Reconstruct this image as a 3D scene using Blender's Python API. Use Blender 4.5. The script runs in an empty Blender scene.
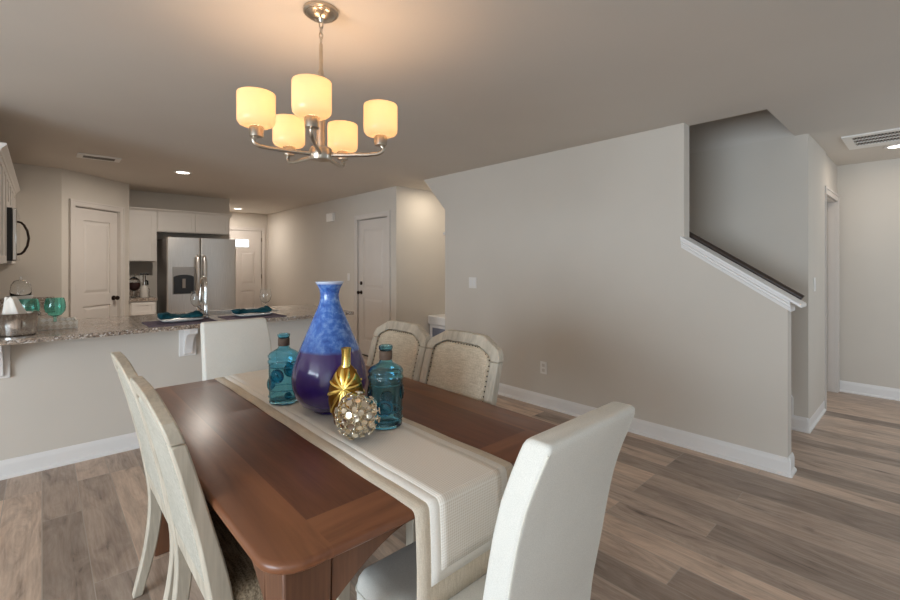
import bpy, bmesh, math, random
from mathutils import Vector, Matrix
random.seed(7)
PI = math.pi
C = bpy.context.scene.collection
S = bpy.context.scene

# ------------------------------------------------------------------ camera
cd = bpy.data.cameras.new('camera')
cam = bpy.data.objects.new('camera', cd); C.objects.link(cam)
FPX = 443.0
YAW = math.atan(408.0/443.0)
cd.sensor_fit = 'HORIZONTAL'; cd.sensor_width = 36.0
cd.lens = 36.0*FPX/900.0
cd.shift_x = 0.0
cd.shift_y = (264.0-300.0)/900.0
cd.clip_start = 0.05; cd.clip_end = 60
cam.location = (0, 0, 1.375)
cam.rotation_euler = (PI/2, 0, -YAW)
S.camera = cam

# ------------------------------------------------------------------ exposure, world, daylight
S.view_settings.view_transform = 'Standard'
S.view_settings.look = 'None'
S.view_settings.gamma = 1.0
S.view_settings.exposure = 0.15
S.view_settings.use_curve_mapping = False
S.cycles.use_denoising = True
S.cycles.max_bounces = 10
S.cycles.diffuse_bounces = 6
S.cycles.transmission_bounces = 8
S.cycles.transparent_max_bounces = 8
S.cycles.sample_clamp_indirect = 6.0
S.cycles.caustics_reflective = False
S.cycles.caustics_refractive = False

w = bpy.data.worlds.new('world'); S.world = w; w.use_nodes = True
nt = w.node_tree; nt.nodes.clear()
wo = nt.nodes.new('ShaderNodeOutputWorld'); wb = nt.nodes.new('ShaderNodeBackground')
sky = nt.nodes.new('ShaderNodeTexSky'); sky.sky_type = 'HOSEK_WILKIE'; sky.turbidity = 3.0
sky.sun_direction = (-0.5, -0.5, 0.7)
nt.links.new(sky.outputs[0], wb.inputs[0]); wb.inputs[1].default_value = 0.6
nt.links.new(wb.outputs[0], wo.inputs[0])

def area(name, loc, direction, sx, sy, power, col):
    l = bpy.data.lights.new(name, 'AREA'); l.shape = 'RECTANGLE'; l.size = sx; l.size_y = sy
    l.energy = power; l.color = col
    o = bpy.data.objects.new(name, l); C.objects.link(o); o.location = loc
    o.rotation_euler = Vector(direction).to_track_quat('-Z', 'Y').to_euler()
    return o
DAY = (0.76, 0.885, 1.0)
# daylight through the dining room's windows and glass door, plus an added rear fill
area('daylight_patio_door', (-4.76, 0.4, 1.12), (1, 0, -0.03), 3.4, 2.1, 260, DAY)
area('daylight_glass_door', (1.6, -2.06, 1.2), (0, 1, -0.05), 2.2, 2.0, 5, DAY)
area('added_rear_fill', (-1.7, -2.06, 1.35), (0, 1, -0.05), 1.7, 1.6, 11, DAY)  # fill light added behind the camera for bar, far chair, runner and vase
area('daylight_back_window', (4.6, -2.06, 1.45), (0, 1, 0), 1.5, 1.3, 22, DAY)

# ------------------------------------------------------------------ materials
def new_mat(name):
    m = bpy.data.materials.new(name); m.use_nodes = True
    nt = m.node_tree; b = nt.nodes['Principled BSDF']
    return m, nt, b
def srgb(r, g, b):
    f = lambda c: (c/255/12.92) if c/255 <= 0.04045 else ((c/255+0.055)/1.055)**2.4
    return (f(r), f(g), f(b), 1.0)
def N(nt, t, **kw):
    n = nt.nodes.new(t)
    for k, v in kw.items(): setattr(n, k, v)
    return n
def L(nt, a, b): nt.links.new(a, b)
def coords(nt, scale=(1, 1, 1), rot=(0, 0, 0)):
    tc = N(nt, 'ShaderNodeTexCoord'); mp = N(nt, 'ShaderNodeMapping')
    mp.inputs['Scale'].default_value = scale; mp.inputs['Rotation'].default_value = rot
    L(nt, tc.outputs['Object'], mp.inputs['Vector']); return mp.outputs[0]
def noise(nt, vec, scale, detail=3, rough=0.5, dist=0.0):
    n = N(nt, 'ShaderNodeTexNoise'); n.inputs['Scale'].default_value = scale
    n.inputs['Detail'].default_value = detail; n.inputs['Roughness'].default_value = rough
    n.inputs['Distortion'].default_value = dist
    L(nt, vec, n.inputs['Vector']); return n.outputs['Fac']
def ramp(nt, fac, stops, interp='LINEAR'):
    r = N(nt, 'ShaderNodeValToRGB'); cr = r.color_ramp; cr.interpolation = interp
    while len(cr.elements) < len(stops): cr.elements.new(0.5)
    for e, (p, c) in zip(cr.elements, stops): e.position = p; e.color = c
    L(nt, fac, r.inputs[0]); return r.outputs[0]
def bump(nt, b, h, strength, dist=0.01):
    n = N(nt, 'ShaderNodeBump'); n.inputs['Strength'].default_value = strength; n.inputs['Distance'].default_value = dist
    L(nt, h, n.inputs['Height']); L(nt, n.outputs[0], b.inputs['Normal'])
def mix(nt, fac, a, b, mode='MIX'):
    n = N(nt, 'ShaderNodeMix', data_type='RGBA', blend_type=mode)
    for sock, v in ((n.inputs[0], fac), (n.inputs[6], a), (n.inputs[7], b)):
        if hasattr(v, 'is_output'): L(nt, v, sock)
        else: sock.default_value = v
    return n.outputs[2]
def plain(name, col, rough=0.5, metal=0.0, spec=0.5, var=0.04, scale=6, bmp=0.0, bscale=200):
    m, nt, b = new_mat(name)
    v = coords(nt)
    lo = tuple(c*(1-var) for c in col[:3])+(1,); hi = tuple(min(1, c*(1+var)) for c in col[:3])+(1,)
    c = ramp(nt, noise(nt, v, scale), [(0.3, lo), (0.7, hi)])
    L(nt, c, b.inputs['Base Color'])
    b.inputs['Roughness'].default_value = rough; b.inputs['Metallic'].default_value = metal
    b.inputs['Specular IOR Level'].default_value = spec
    if bmp: bump(nt, b, noise(nt, v, bscale, 2), bmp, 0.002)
    return m
def glassy(name, col, rough=0.03, ior=1.45, trans=1.0):
    m, nt, b = new_mat(name)
    b.inputs['Base Color'].default_value = col; b.inputs['Roughness'].default_value = rough
    b.inputs['Transmission Weight'].default_value = trans; b.inputs['IOR'].default_value = ior
    v = coords(nt); bump(nt, b, noise(nt, v, 30, 2), 0.12, 0.004)
    return m
def fabric(name, ca, cb, scale=420, rough=0.95, bmp=0.35, aniso=(1, 1, 1)):
    m, nt, b = new_mat(name)
    v = coords(nt, aniso)
    wv = N(nt, 'ShaderNodeTexWave'); wv.wave_type = 'BANDS'; wv.bands_direction = 'Z'; wv.inputs['Scale'].default_value = scale/6
    wv.inputs['Distortion'].default_value = 1.5; wv.inputs['Detail'].default_value = 1; L(nt, v, wv.inputs['Vector'])
    n = noise(nt, v, scale, 2)
    big = noise(nt, v, 9, 3)
    c = ramp(nt, n, [(0.35, ca), (0.65, cb)])
    c = mix(nt, 0.22, c, ramp(nt, big, [(0.3, ca), (0.7, cb)]))
    L(nt, c, b.inputs['Base Color']); b.inputs['Roughness'].default_value = rough
    b.inputs['Specular IOR Level'].default_value = 0.15
    bump(nt, b, n, bmp, 0.002)
    return m
def linen(name, ca, cb, s=330):
    m, nt, b = new_mat(name)
    v1 = coords(nt, (1, 0.06, 1)); v2 = coords(nt, (1, 1, 0.06)); v3 = coords(nt)
    n1 = noise(nt, v1, s, 2); n2 = noise(nt, v2, s, 2)
    a = N(nt, 'ShaderNodeMath', operation='ADD'); L(nt, n1, a.inputs[0]); L(nt, n2, a.inputs[1])
    h = N(nt, 'ShaderNodeMath', operation='MULTIPLY'); L(nt, a.outputs[0], h.inputs[0]); h.inputs[1].default_value = 0.5
    c = ramp(nt, h.outputs[0], [(0.38, ca), (0.62, cb)])
    c = mix(nt, 0.2, c, ramp(nt, noise(nt, v3, 8), [(0.35, ca), (0.65, cb)]))
    L(nt, c, b.inputs['Base Color']); b.inputs['Roughness'].default_value = 0.95
    b.inputs['Specular IOR Level'].default_value = 0.15
    bump(nt, b, h.outputs[0], 0.4, 0.002)
    return m

M = {}
M['wall'] = plain('wall_paint', srgb(210, 203, 193), 0.85, spec=0.2, var=0.02, scale=1.5, bmp=0.05, bscale=260)
M['ceiling'] = plain('ceiling_paint', srgb(214, 207, 198), 0.9, spec=0.1, var=0.02, scale=1.2, bmp=0.12, bscale=120)
M['trim'] = plain('white_trim_paint', srgb(232, 230, 228), 0.4, var=0.01)
M['door'] = plain('door_paint', srgb(214, 207, 200), 0.45, var=0.015)
M['cab'] = plain('cabinet_paint', srgb(226, 220, 213), 0.4, var=0.012)
M['bronze'] = plain('oiled_bronze', srgb(62, 50, 44), 0.35, 0.8, var=0.1)
M['hinge'] = plain('hinge_metal', srgb(150, 140, 130), 0.4, 0.8)
M['nickel'] = plain('brushed_nickel', srgb(196, 186, 172), 0.28, 1.0, var=0.06, scale=40)
M['chrome'] = plain('polished_chrome', srgb(215, 213, 210), 0.12, 1.0, var=0.03)
M['plate_white'] = plain('white_plastic', srgb(233, 230, 225), 0.4, var=0.01)
M['black'] = plain('black_plastic', srgb(26, 25, 26), 0.3, var=0.1)
M['dark'] = plain('dark_gap', srgb(40, 36, 33), 0.7, var=0.1)
M['rail_wood'] = plain('dark_stained_rail', srgb(58, 46, 40), 0.4, var=0.15, scale=20)
M['white_cer'] = plain('white_ceramic', srgb(238, 237, 235), 0.2, var=0.01)
M['teal_cloth'] = fabric('teal_napkin', srgb(10, 48, 58), srgb(28, 84, 94), 200)
M['mat_purple'] = linen('plum_placemat', srgb(84, 74, 88), srgb(122, 110, 122))
M['parson'] = fabric('white_slipcover', srgb(214, 212, 204), srgb(230, 228, 220), 500, bmp=0.15)
M['piping'] = fabric('white_piping', srgb(214, 211, 200), srgb(230, 227, 216), 500, bmp=0.15)
M['linen'] = linen('tan_linen', srgb(188, 174, 150), srgb(228, 216, 196))
M['linen_back'] = linen('pale_linen', srgb(162, 158, 145), srgb(200, 196, 184), 420)
M['seat_weave'] = linen('taupe_seat_weave', srgb(104, 90, 72), srgb(190, 172, 146), 200)
M['runner_border'] = linen('beige_runner_linen', srgb(198, 184, 164), srgb(224, 212, 194), 420)
M['teal_glass'] = glassy('teal_glass', (0.42, 0.80, 0.94, 1), 0.04)
M['teal_dark'] = glassy('deep_teal_glass', (0.12, 0.48, 0.66, 1), 0.06)
M['goblet_glass'] = glassy('green_teal_glass', (0.45, 0.90, 0.84, 1), 0.03)
M['clear'] = glassy('clear_glass', (0.97, 0.98, 0.98, 1), 0.0, 1.4)
M['cord'] = plain('brown_neck_wrap', srgb(96, 76, 62), 0.7, var=0.15, scale=80)
M['gold'] = plain('bright_gold', srgb(250, 214, 122), 0.2, 1.0, var=0.12, scale=30)
M['gold_dark'] = plain('recessed_gold', srgb(150, 108, 44), 0.35, 0.9, var=0.3, scale=30)
M['silver'] = plain('champagne_silver', srgb(236, 226, 206), 0.18, 1.0, var=0.06, scale=40)
M['canister'] = plain('pale_stoneware', srgb(206, 200, 192), 0.3)
M['fruit'] = plain('dark_red_filling', srgb(46, 22, 20), 0.4, var=0.4, scale=60)
M['moss'] = plain('green_filling', srgb(70, 74, 50), 0.8, var=0.5, scale=60)
M['bench'] = plain('grey_blue_panel', srgb(120, 124, 140), 0.5)

# sky seen in the front door lite
m, nt, b = new_mat('bright_daylight_pane'); M['lite'] = m
b.inputs['Base Color'].default_value = (0.8, 0.9, 1, 1); b.inputs['Emission Color'].default_value = (0.9, 0.97, 1, 1); b.inputs['Emission Strength'].default_value = 2.2
m, nt, b = new_mat('lit_lamp_lens'); M['lens'] = m
b.inputs['Base Color'].default_value = (1, 0.95, 0.85, 1); b.inputs['Emission Color'].default_value = (1, 0.92, 0.8, 1); b.inputs['Emission Strength'].default_value = 6.0

# stainless
m, nt, b = new_mat('stainless_steel'); M['steel'] = m
v = coords(nt, (1, 1, 0.02)); v2 = coords(nt)
L(nt, ramp(nt, noise(nt, v, 240, 2), [(0.3, srgb(204, 200, 195)), (0.7, srgb(220, 216, 211))]), b.inputs['Base Color'])
b.inputs['Metallic'].default_value = 1.0; b.inputs['Roughness'].default_value = 0.36
bump(nt, b, noise(nt, v2, 2.2, 1), 0.15, 0.02)

# lamp shade: white opal glass, lit from inside
m, nt, b = new_mat('opal_glass'); M['shade'] = m
nt.nodes.remove(b)
tr = N(nt, 'ShaderNodeBsdfTranslucent'); df = N(nt, 'ShaderNodeBsdfDiffuse'); gl = N(nt, 'ShaderNodeBsdfGlossy'); gl.inputs['Roughness'].default_value = 0.15
vv = coords(nt); cc = ramp(nt, noise(nt, vv, 10), [(0.3, (0.78, 0.64, 0.46, 1)), (0.7, (0.82, 0.68, 0.50, 1))])
L(nt, cc, tr.inputs[0]); L(nt, cc, df.inputs[0])
mx = N(nt, 'ShaderNodeMixShader'); mx.inputs[0].default_value = 0.35; L(nt, tr.outputs[0], mx.inputs[1]); L(nt, df.outputs[0], mx.inputs[2])
mx2 = N(nt, 'ShaderNodeMixShader'); mx2.inputs[0].default_value = 0.04; L(nt, mx.outputs[0], mx2.inputs[1]); L(nt, gl.outputs[0], mx2.inputs[2])
em = N(nt, 'ShaderNodeEmission'); em.inputs[0].default_value = (1, 0.66, 0.38, 1); em.inputs[1].default_value = 0.16
ad = N(nt, 'ShaderNodeAddShader'); L(nt, mx2.outputs[0], ad.inputs[0]); L(nt, em.outputs[0], ad.inputs[1])
L(nt, ad.outputs[0], nt.nodes['Material Output'].inputs[0])

# vinyl plank floor: planks run along Y
m, nt, b = new_mat('grey_oak_planks'); M['floor'] = m
tc = N(nt, 'ShaderNodeTexCoord'); sp = N(nt, 'ShaderNodeSeparateXYZ'); cb = N(nt, 'ShaderNodeCombineXYZ')
L(nt, tc.outputs['Object'], sp.inputs[0]); L(nt, sp.outputs[1], cb.inputs[0]); L(nt, sp.outputs[0], cb.inputs[1])
bk = N(nt, 'ShaderNodeTexBrick'); bk.offset = 0.37; bk.offset_frequency = 3; bk.squash = 1.0
L(nt, cb.outputs[0], bk.inputs['Vector'])
bk.inputs['Scale'].default_value = 1.0; bk.inputs['Brick Width'].default_value = 1.22; bk.inputs['Row Height'].default_value = 0.164
bk.inputs['Mortar Size'].default_value = 0.002; bk.inputs['Mortar Smooth'].default_value = 0.3
bk.inputs['Color1'].default_value = (0, 0, 0, 1); bk.inputs['Color2'].default_value = (1, 1, 1, 1); bk.inputs['Mortar'].default_value = (0.5, 0.5, 0.5, 1)
# per plank offset of the grain
off = N(nt, 'ShaderNodeVectorMath', operation='MULTIPLY_ADD')
cmb = N(nt, 'ShaderNodeCombineXYZ'); L(nt, bk.outputs['Color'], cmb.inputs[0]); L(nt, bk.outputs['Color'], cmb.inputs[2])
L(nt, cmb.outputs[0], off.inputs[0]); off.inputs[1].default_value = (7, 0, 13); L(nt, tc.outputs['Object'], off.inputs[2])
mp = N(nt, 'ShaderNodeMapping'); mp.inputs['Scale'].default_value = (1, 0.22, 1); L(nt, off.outputs[0], mp.inputs[0])
mp2 = N(nt, 'ShaderNodeMapping'); mp2.inputs['Scale'].default_value = (1, 0.06, 1); L(nt, off.outputs[0], mp2.inputs[0])
g1 = noise(nt, mp.outputs[0], 9, 6, 0.65, 1.6); g2 = noise(nt, mp2.outputs[0], 90, 3, 0.6)
base = ramp(nt, g1, [(0.24, srgb(70, 62, 56)), (0.38, srgb(120, 109, 100)), (0.60, srgb(140, 129, 119)), (0.8, srgb(120, 109, 101))])
fine = ramp(nt, g2, [(0.35, srgb(122, 110, 102)), (0.65, srgb(150, 150, 150))])
c = mix(nt, 0.55, base, mix(nt, 1.0, base, fine, 'OVERLAY'))
tone = ramp(nt, bk.outputs['Color'], [(0.0, srgb(152, 147, 142)), (0.5, srgb(190, 183, 176)), (1.0, srgb(214, 204, 192))])
c = mix(nt, 1.0, c, tone, 'MULTIPLY')
c = mix(nt, 1.0, c, (5.9, 5.95, 6.1, 1), 'MULTIPLY')
hs = N(nt, 'ShaderNodeHueSaturation'); hs.inputs['Saturation'].default_value = 0.9; L(nt, c, hs.inputs['Color']); c = hs.outputs[0]
n_dark = mix(nt, bk.outputs['Fac'], c, srgb(176, 164, 152))
L(nt, n_dark, b.inputs['Base Color']); b.inputs['Roughness'].default_value = 0.42; b.inputs['Specular IOR Level'].default_value = 0.35
bump(nt, b, g2, 0.08, 0.002)

# granite
m, nt, b = new_mat('speckled_granite'); M['granite'] = m
v = coords(nt)
vo = N(nt, 'ShaderNodeTexVoronoi'); vo.inputs['Scale'].default_value = 140; L(nt, v, vo.inputs['Vector'])
s1 = N(nt, 'ShaderNodeSeparateColor'); L(nt, vo.outputs['Color'], s1.inputs[0])
c = ramp(nt, s1.outputs[0], [(0.0, srgb(52, 46, 44)), (0.16, srgb(116, 100, 88)), (0.4, srgb(164, 146, 130)), (0.7, srgb(190, 176, 160)), (0.88, srgb(232, 228, 224))], 'CONSTANT')
c = mix(nt, 0.35, c, ramp(nt, noise(nt, v, 14, 4), [(0.35, srgb(122, 104, 90)), (0.65, srgb(186, 172, 158))]))
L(nt, c, b.inputs['Base Color']); b.inputs['Roughness'].default_value = 0.16

# table top: stained wood, a border of boards round a field (object coordinates, table centre at origin)
def wood(name, stretch, dark, mid, light, rough=0.3, sc=9):
    m, nt, b = new_mat(name)
    v = coords(nt, stretch)
    g = noise(nt, v, sc, 5, 0.6, 0.8); g2 = noise(nt, coords(nt, tuple(1 if s == 1 else s*0.4 for s in stretch)), 120, 3)
    c = ramp(nt, g, [(0.25, dark), (0.5, mid), (0.8, light)])
    c = mix(nt, 0.25, c, ramp(nt, g2, [(0.3, dark), (0.7, light)]))
    L(nt, c, b.inputs['Base Color']); b.inputs['Roughness'].default_value = rough
    bump(nt, b, g2, 0.05, 0.002)
    return m, nt, b, c
M['table_leg'] = wood('stained_table_wood', (1, 1, 0.1), srgb(72, 46, 34), srgb(108, 72, 52), srgb(138, 96, 70), 0.35)[0]
m, nt, b, c0 = wood('stained_table_top', (1, 0.12, 1), srgb(70, 40, 28), srgb(98, 58, 40), srgb(122, 74, 50), 0.32); M['table_top'] = m
v = coords(nt, (0.12, 1, 1)); g = noise(nt, v, 9, 5, 0.6, 0.8)
c1 = ramp(nt, g, [(0.25, srgb(92, 54, 36)), (0.5, srgb(126, 80, 54)), (0.8, srgb(148, 98, 66))])
v = coords(nt, (1, 0.12, 1)); g = noise(nt, v, 9, 5, 0.6, 0.8)
c2 = ramp(nt, g, [(0.25, srgb(92, 54, 36)), (0.5, srgb(128, 82, 55)), (0.8, srgb(150, 98, 66))])
tc = N(nt, 'ShaderNodeTexCoord'); sp = N(nt, 'ShaderNodeSeparateXYZ'); L(nt, tc.outputs['Object'], sp.inputs[0])
def absgt(sock, t):
    a = N(nt, 'ShaderNodeMath', operation='ABSOLUTE'); L(nt, sock, a.inputs[0])
    g = N(nt, 'ShaderNodeMath', operation='GREATER_THAN'); L(nt, a.outputs[0], g.inputs[0]); g.inputs[1].default_value = t
    return g.outputs[0]
fx = absgt(sp.outputs[0], 0.425); fy = absgt(sp.outputs[1], 0.725)
c = mix(nt, fy, c0, c1); c = mix(nt, fx, c, c2)
L(nt, c, b.inputs['Base Color'])

# white washed wood for the dining chairs
m, nt, b, c = wood('whitewashed_wood', (1, 1, 0.1), srgb(152, 142, 126), srgb(196, 187, 170), srgb(216, 207, 190), 0.55, 14); M['wash'] = m
# vase glaze: mottled blue over violet
m, nt, b = new_mat('two_tone_glaze'); M['glaze'] = m
tc = N(nt, 'ShaderNodeTexCoord'); sp = N(nt, 'ShaderNodeSeparateXYZ'); L(nt, tc.outputs['Object'], sp.inputs[0])
v = tc.outputs['Object']
mott = noise(nt, v, 42, 4, 0.65); wob = noise(nt, v, 9, 2)
ma = N(nt, 'ShaderNodeMath', operation='MULTIPLY_ADD'); L(nt, wob, ma.inputs[0]); ma.inputs[1].default_value = 0.022; L(nt, sp.outputs[2], ma.inputs[2])
blue = ramp(nt, mott, [(0.32, srgb(38, 78, 156)), (0.5, srgb(62, 108, 186)), (0.68, srgb(112, 150, 208))])
viol = ramp(nt, noise(nt, v, 18, 3), [(0.3, srgb(44, 26, 100)), (0.7, srgb(68, 46, 134))])
band = ramp(nt, ma.outputs[0], [(0.262, (0, 0, 0, 1)), (0.274, (1, 1, 1, 1))])
c = mix(nt, band, viol, blue)
low = ramp(nt, ma.outputs[0], [(0.0, srgb(54, 38, 78)), (0.11, srgb(48, 30, 98)), (0.13, srgb(44, 28, 100)), (0.26, srgb(66, 44, 98))])
c = mix(nt, band, mix(nt, 0.6, viol, low), blue)
rim = ramp(nt, sp.outputs[2], [(0.521, (0, 0, 0, 1)), (0.528, (1, 1, 1, 1))])
c = mix(nt, rim, c, srgb(196, 206, 226))
L(nt, c, b.inputs['Base Color']); b.inputs['Roughness'].default_value = 0.2; b.inputs['Coat Weight'].default_value = 0.6; b.inputs['Coat Roughness'].default_value = 0.1
# woven runner panel: diamond weave in cream
m, nt, b = new_mat('cream_diamond_weave'); M['runner_panel'] = m
tc = N(nt, 'ShaderNodeTexCoord'); sp = N(nt, 'ShaderNodeSeparateXYZ'); L(nt, tc.outputs['Object'], sp.inputs[0])
dz = N(nt, 'ShaderNodeMath', operation='SUBTRACT'); L(nt, sp.outputs[1], dz.inputs[0]); L(nt, sp.outputs[2], dz.inputs[1])
def sines(op):
    a = N(nt, 'ShaderNodeMath', operation=op); L(nt, sp.outputs[0], a.inputs[0]); L(nt, dz.outputs[0], a.inputs[1])
    k = N(nt, 'ShaderNodeMath', operation='MULTIPLY'); L(nt, a.outputs[0], k.inputs[0]); k.inputs[1].default_value = 2*PI/0.014
    q = N(nt, 'ShaderNodeMath', operation='SINE'); L(nt, k.outputs[0], q.inputs[0]); return q.outputs[0]
mu = N(nt, 'ShaderNodeMath', operation='MULTIPLY_ADD'); L(nt, sines('ADD'), mu.inputs[0]); L(nt, sines('SUBTRACT'), mu.inputs[1]); mu.inputs[2].default_value = 0.5
L(nt, ramp(nt, mu.outputs[0], [(0.1, srgb(226, 217, 204)), (0.7, srgb(244, 239, 230))]), b.inputs['Base Color']); b.inputs['Roughness'].default_value = 0.95; b.inputs['Specular IOR Level'].default_value = 0.1
bump(nt, b, mu.outputs[0], 0.3, 0.001)
M['runner_hem'] = fabric('cream_runner_hem', srgb(232, 226, 216), srgb(246, 242, 234), 500, bmp=0.2)
# tray sides: inlaid lozenges
m, nt, b = new_mat('inlaid_tray'); M['tray'] = m
v1 = coords(nt, (1, 1, 1), (0, PI/4, 0))
ck = N(nt, 'ShaderNodeTexChecker'); ck.inputs['Scale'].default_value = 40; L(nt, v1, ck.inputs['Vector'])
ck.inputs['Color1'].default_value = srgb(222, 212, 196); ck.inputs['Color2'].default_value = srgb(246, 241, 232)
L(nt, ck.outputs[0], b.inputs['Base Color']); b.inputs['Roughness'].default_value = 0.4

# ------------------------------------------------------------------ mesh helpers
class MB:
    def __init__(self): self.bm = bmesh.new()
    def face(self, vs):
        try: return self.bm.faces.new(vs)
        except ValueError: return None
    def box(self, a, b):
        (x0, y0, z0), (x1, y1, z1) = a, b
        v = [self.bm.verts.new(p) for p in ((x0,y0,z0),(x1,y0,z0),(x1,y1,z0),(x0,y1,z0),(x0,y0,z1),(x1,y0,z1),(x1,y1,z1),(x0,y1,z1))]
        for f in ((0,3,2,1),(4,5,6,7),(0,1,5,4),(1,2,6,5),(2,3,7,6),(3,0,4,7)): self.face([v[i] for i in f])
        return self
    def rings(self, rs, cap=True, closed=False):
        vs = [[self.bm.verts.new(p) for p in r] for r in rs]
        n = len(vs[0]); m = len(vs)
        for i in range(m if closed else m-1):
            a, b = vs[i], vs[(i+1) % m]
            for k in range(n): self.face([a[k], a[(k+1) % n], b[(k+1) % n], b[k]])
        if cap and not closed: self.face(list(reversed(vs[0]))); self.face(vs[-1])
        return self
    def lathe(self, prof, n=32, c=(0, 0, 0), sx=1, sy=1, cap=True):
        rs = [[(c[0]+r*sx*math.cos(2*PI*k/n), c[1]+r*sy*math.sin(2*PI*k/n), c[2]+z) for k in range(n)] for r, z in prof]
        return self.rings(rs, cap)
    def tube(self, pts, r, n=10, flat=1.0, cap=True):
        pts = [Vector(p) for p in pts]; rs = []
        t0 = (pts[1]-pts[0]).normalized()
        up = Vector((0, 0, 1)) if abs(t0.z) < 0.95 else Vector((0, 1, 0))
        nrm = (up - t0*up.dot(t0)).normalized()
        for i, p in enumerate(pts):
            a = pts[max(0, i-1)]; b = pts[min(len(pts)-1, i+1)]
            t = (b-a).normalized(); nrm = (nrm - t*nrm.dot(t)).normalized(); bn = t.cross(nrm)
            rr = r[i] if isinstance(r, (list, tuple)) else r
            rs.append([p + nrm*(rr*flat*math.cos(2*PI*k/n)) + bn*(rr*math.sin(2*PI*k/n)) for k in range(n)])
        return self.rings(rs, cap)
    def prism(self, poly, axis, a, b):
        def P(p, t):
            if axis == 'x': return (t, p[0], p[1])
            if axis == 'y': return (p[0], t, p[1])
            return (p[0], p[1], t)
        return self.rings([[P(p, a) for p in poly], [P(p, b) for p in poly]])
    def loft(self, secs, rad=0.0, seg=3):
        # secs: (cx, cy, z, wx, wy) rectangles stacked along z, rounded corners
        rs = []
        for s in secs:
            cx, cy, z, wx, wy = s[:5]; r = min(rad, wx/2*0.99, wy/2*0.99)
            ring = []
            if r < 1e-5: ring = [(cx+sx*wx/2, cy+sy*wy/2, z) for sx, sy in ((-1,-1),(1,-1),(1,1),(-1,1))]
            else:
                for q, (sx, sy) in enumerate(((-1,-1),(1,-1),(1,1),(-1,1))):
                    ox, oy = cx+sx*(wx/2-r), cy+sy*(wy/2-r); a0 = PI+q*PI/2
                    ring += [(ox+r*math.cos(a0+PI/2*k/seg), oy+r*math.sin(a0+PI/2*k/seg), z) for k in range(seg+1)]
            rs.append(ring)
        return self.rings(rs)
    def strip(self, outer, inner, xb, xf):
        # closed prism between two polylines in the (y, z) plane; depth given by xb(z), xf(z)
        rs = []
        for (yo, zo), (yi, zi) in zip(outer, inner):
            rs.append([(xb(zo), yo, zo), (xf(zo), yo, zo), (xf(zi), yi, zi), (xb(zi), yi, zi)])
        return self.rings(rs)
    def build(self, name, mat, parent=None, loc=None, bevel=0.0, seg=2, smooth=True, angle=0.7, subs=0, solid=0):
        bm = self.bm
        bmesh.ops.recalc_face_normals(bm, faces=bm.faces)
        me = bpy.data.meshes.new(name); bm.to_mesh(me); bm.free()
        if isinstance(mat, (list, tuple)):
            for x in mat: me.materials.append(x)
        else: me.materials.append(mat)
        o = bpy.data.objects.new(name, me); C.objects.link(o)
        if loc: o.location = loc
        if parent: o.parent = parent
        if solid:
            md = o.modifiers.new('solid', 'SOLIDIFY'); md.thickness = solid; md.offset = -1
        if bevel:
            md = o.modifiers.new('bevel', 'BEVEL'); md.width = bevel; md.segments = seg; md.limit_method = 'ANGLE'; md.angle_limit = 0.6; md.harden_normals = False
        if subs:
            md = o.modifiers.new('sub', 'SUBSURF'); md.levels = subs; md.render_levels = subs
        if smooth:
            for p in me.polygons: p.use_smooth = True
            try: me.set_sharp_from_angle(angle=angle)
            except Exception: pass
        return o
def tag(o, label, cat, group=None, kind=None):
    o['label'] = label; o['category'] = cat
    if group: o['group'] = group
    if kind: o['kind'] = kind
    return o
def thing(name, label, cat, loc=(0, 0, 0), rz=0.0, group=None):
    o = bpy.data.objects.new(name, None); C.objects.link(o); o.empty_display_size = 0.1
    o.location = loc; o.rotation_euler = (0, 0, rz)
    return tag(o, label, cat, group)
def dup(root, loc, rz, label, group=None):
    r = root.copy(); C.objects.link(r); r.location = loc; r.rotation_euler = (0, 0, rz); r['label'] = label
    if group: r['group'] = group
    for ch in list(root.children):
        c = ch.copy(); C.objects.link(c); c.parent = r
        for g in list(ch.children):
            d = g.copy(); C.objects.link(d); d.parent = c
    return r
def struct(mb, name, mat, parent=None, **kw):
    o = mb.build(name, mat, parent, **kw)
    if not parent: o['kind'] = 'structure'
    return o
def interp(tab, z):
    if z <= tab[0][0]: return tab[0][1]
    for (a, va), (b, vb) in zip(tab, tab[1:]):
        if z <= b:
            t = (z-a)/(b-a); return va+(vb-va)*t
    return tab[-1][1]
def smooth_tab(tab):
    # Catmull-Rom through (z, v) pairs
    def f(z):
        zs = [t[0] for t in tab]
        if z <= zs[0]: return tab[0][1]
        if z >= zs[-1]: return tab[-1][1]
        i = max(k for k in range(len(zs)) if zs[k] <= z)
        i = min(i, len(zs)-2)
        p1, p2 = tab[i], tab[i+1]; h = p2[0]-p1[0]; t = (z-p1[0])/h
        m1 = (p2[1]-tab[i-1][1])/(p2[0]-tab[i-1][0])*h if i > 0 else p2[1]-p1[1]
        m2 = (tab[i+2][1]-p1[1])/(tab[i+2][0]-p1[0])*h if i+2 < len(tab) else p2[1]-p1[1]
        return (2*t**3-3*t*t+1)*p1[1]+(t**3-2*t*t+t)*m1+(-2*t**3+3*t*t)*p2[1]+(t**3-t*t)*m2
    return f

# ------------------------------------------------------------------ structure
H = 2.44
XS = 3.56          # stair wall plane / kitchen right wall plane
XL, YB, XR = -4.82, -2.12, 6.35
YBAR = 4.03
struct(MB().box((XL-0.1, YB-0.1, -0.08), (XR+0.2, 9.9, 0)), 'floor', M['floor'])
mb = MB()
mb.box((XL-0.1, YB-0.1, H), (3.67, 9.9, H+0.3)).box((3.67, YB-0.1, H), (4.60, 0.765, H+0.3))
mb.box((4.60, YB-0.1, H), (XR+0.2, 9.9, H+0.3)).box((3.67, 4.36, H), (4.60, 9.9, H+0.3))
struct(mb, 'ceiling', M['ceiling'], smooth=False)

def wall(name, a, b): return struct(MB().box(a, b), name, M['wall'], smooth=False)
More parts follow.
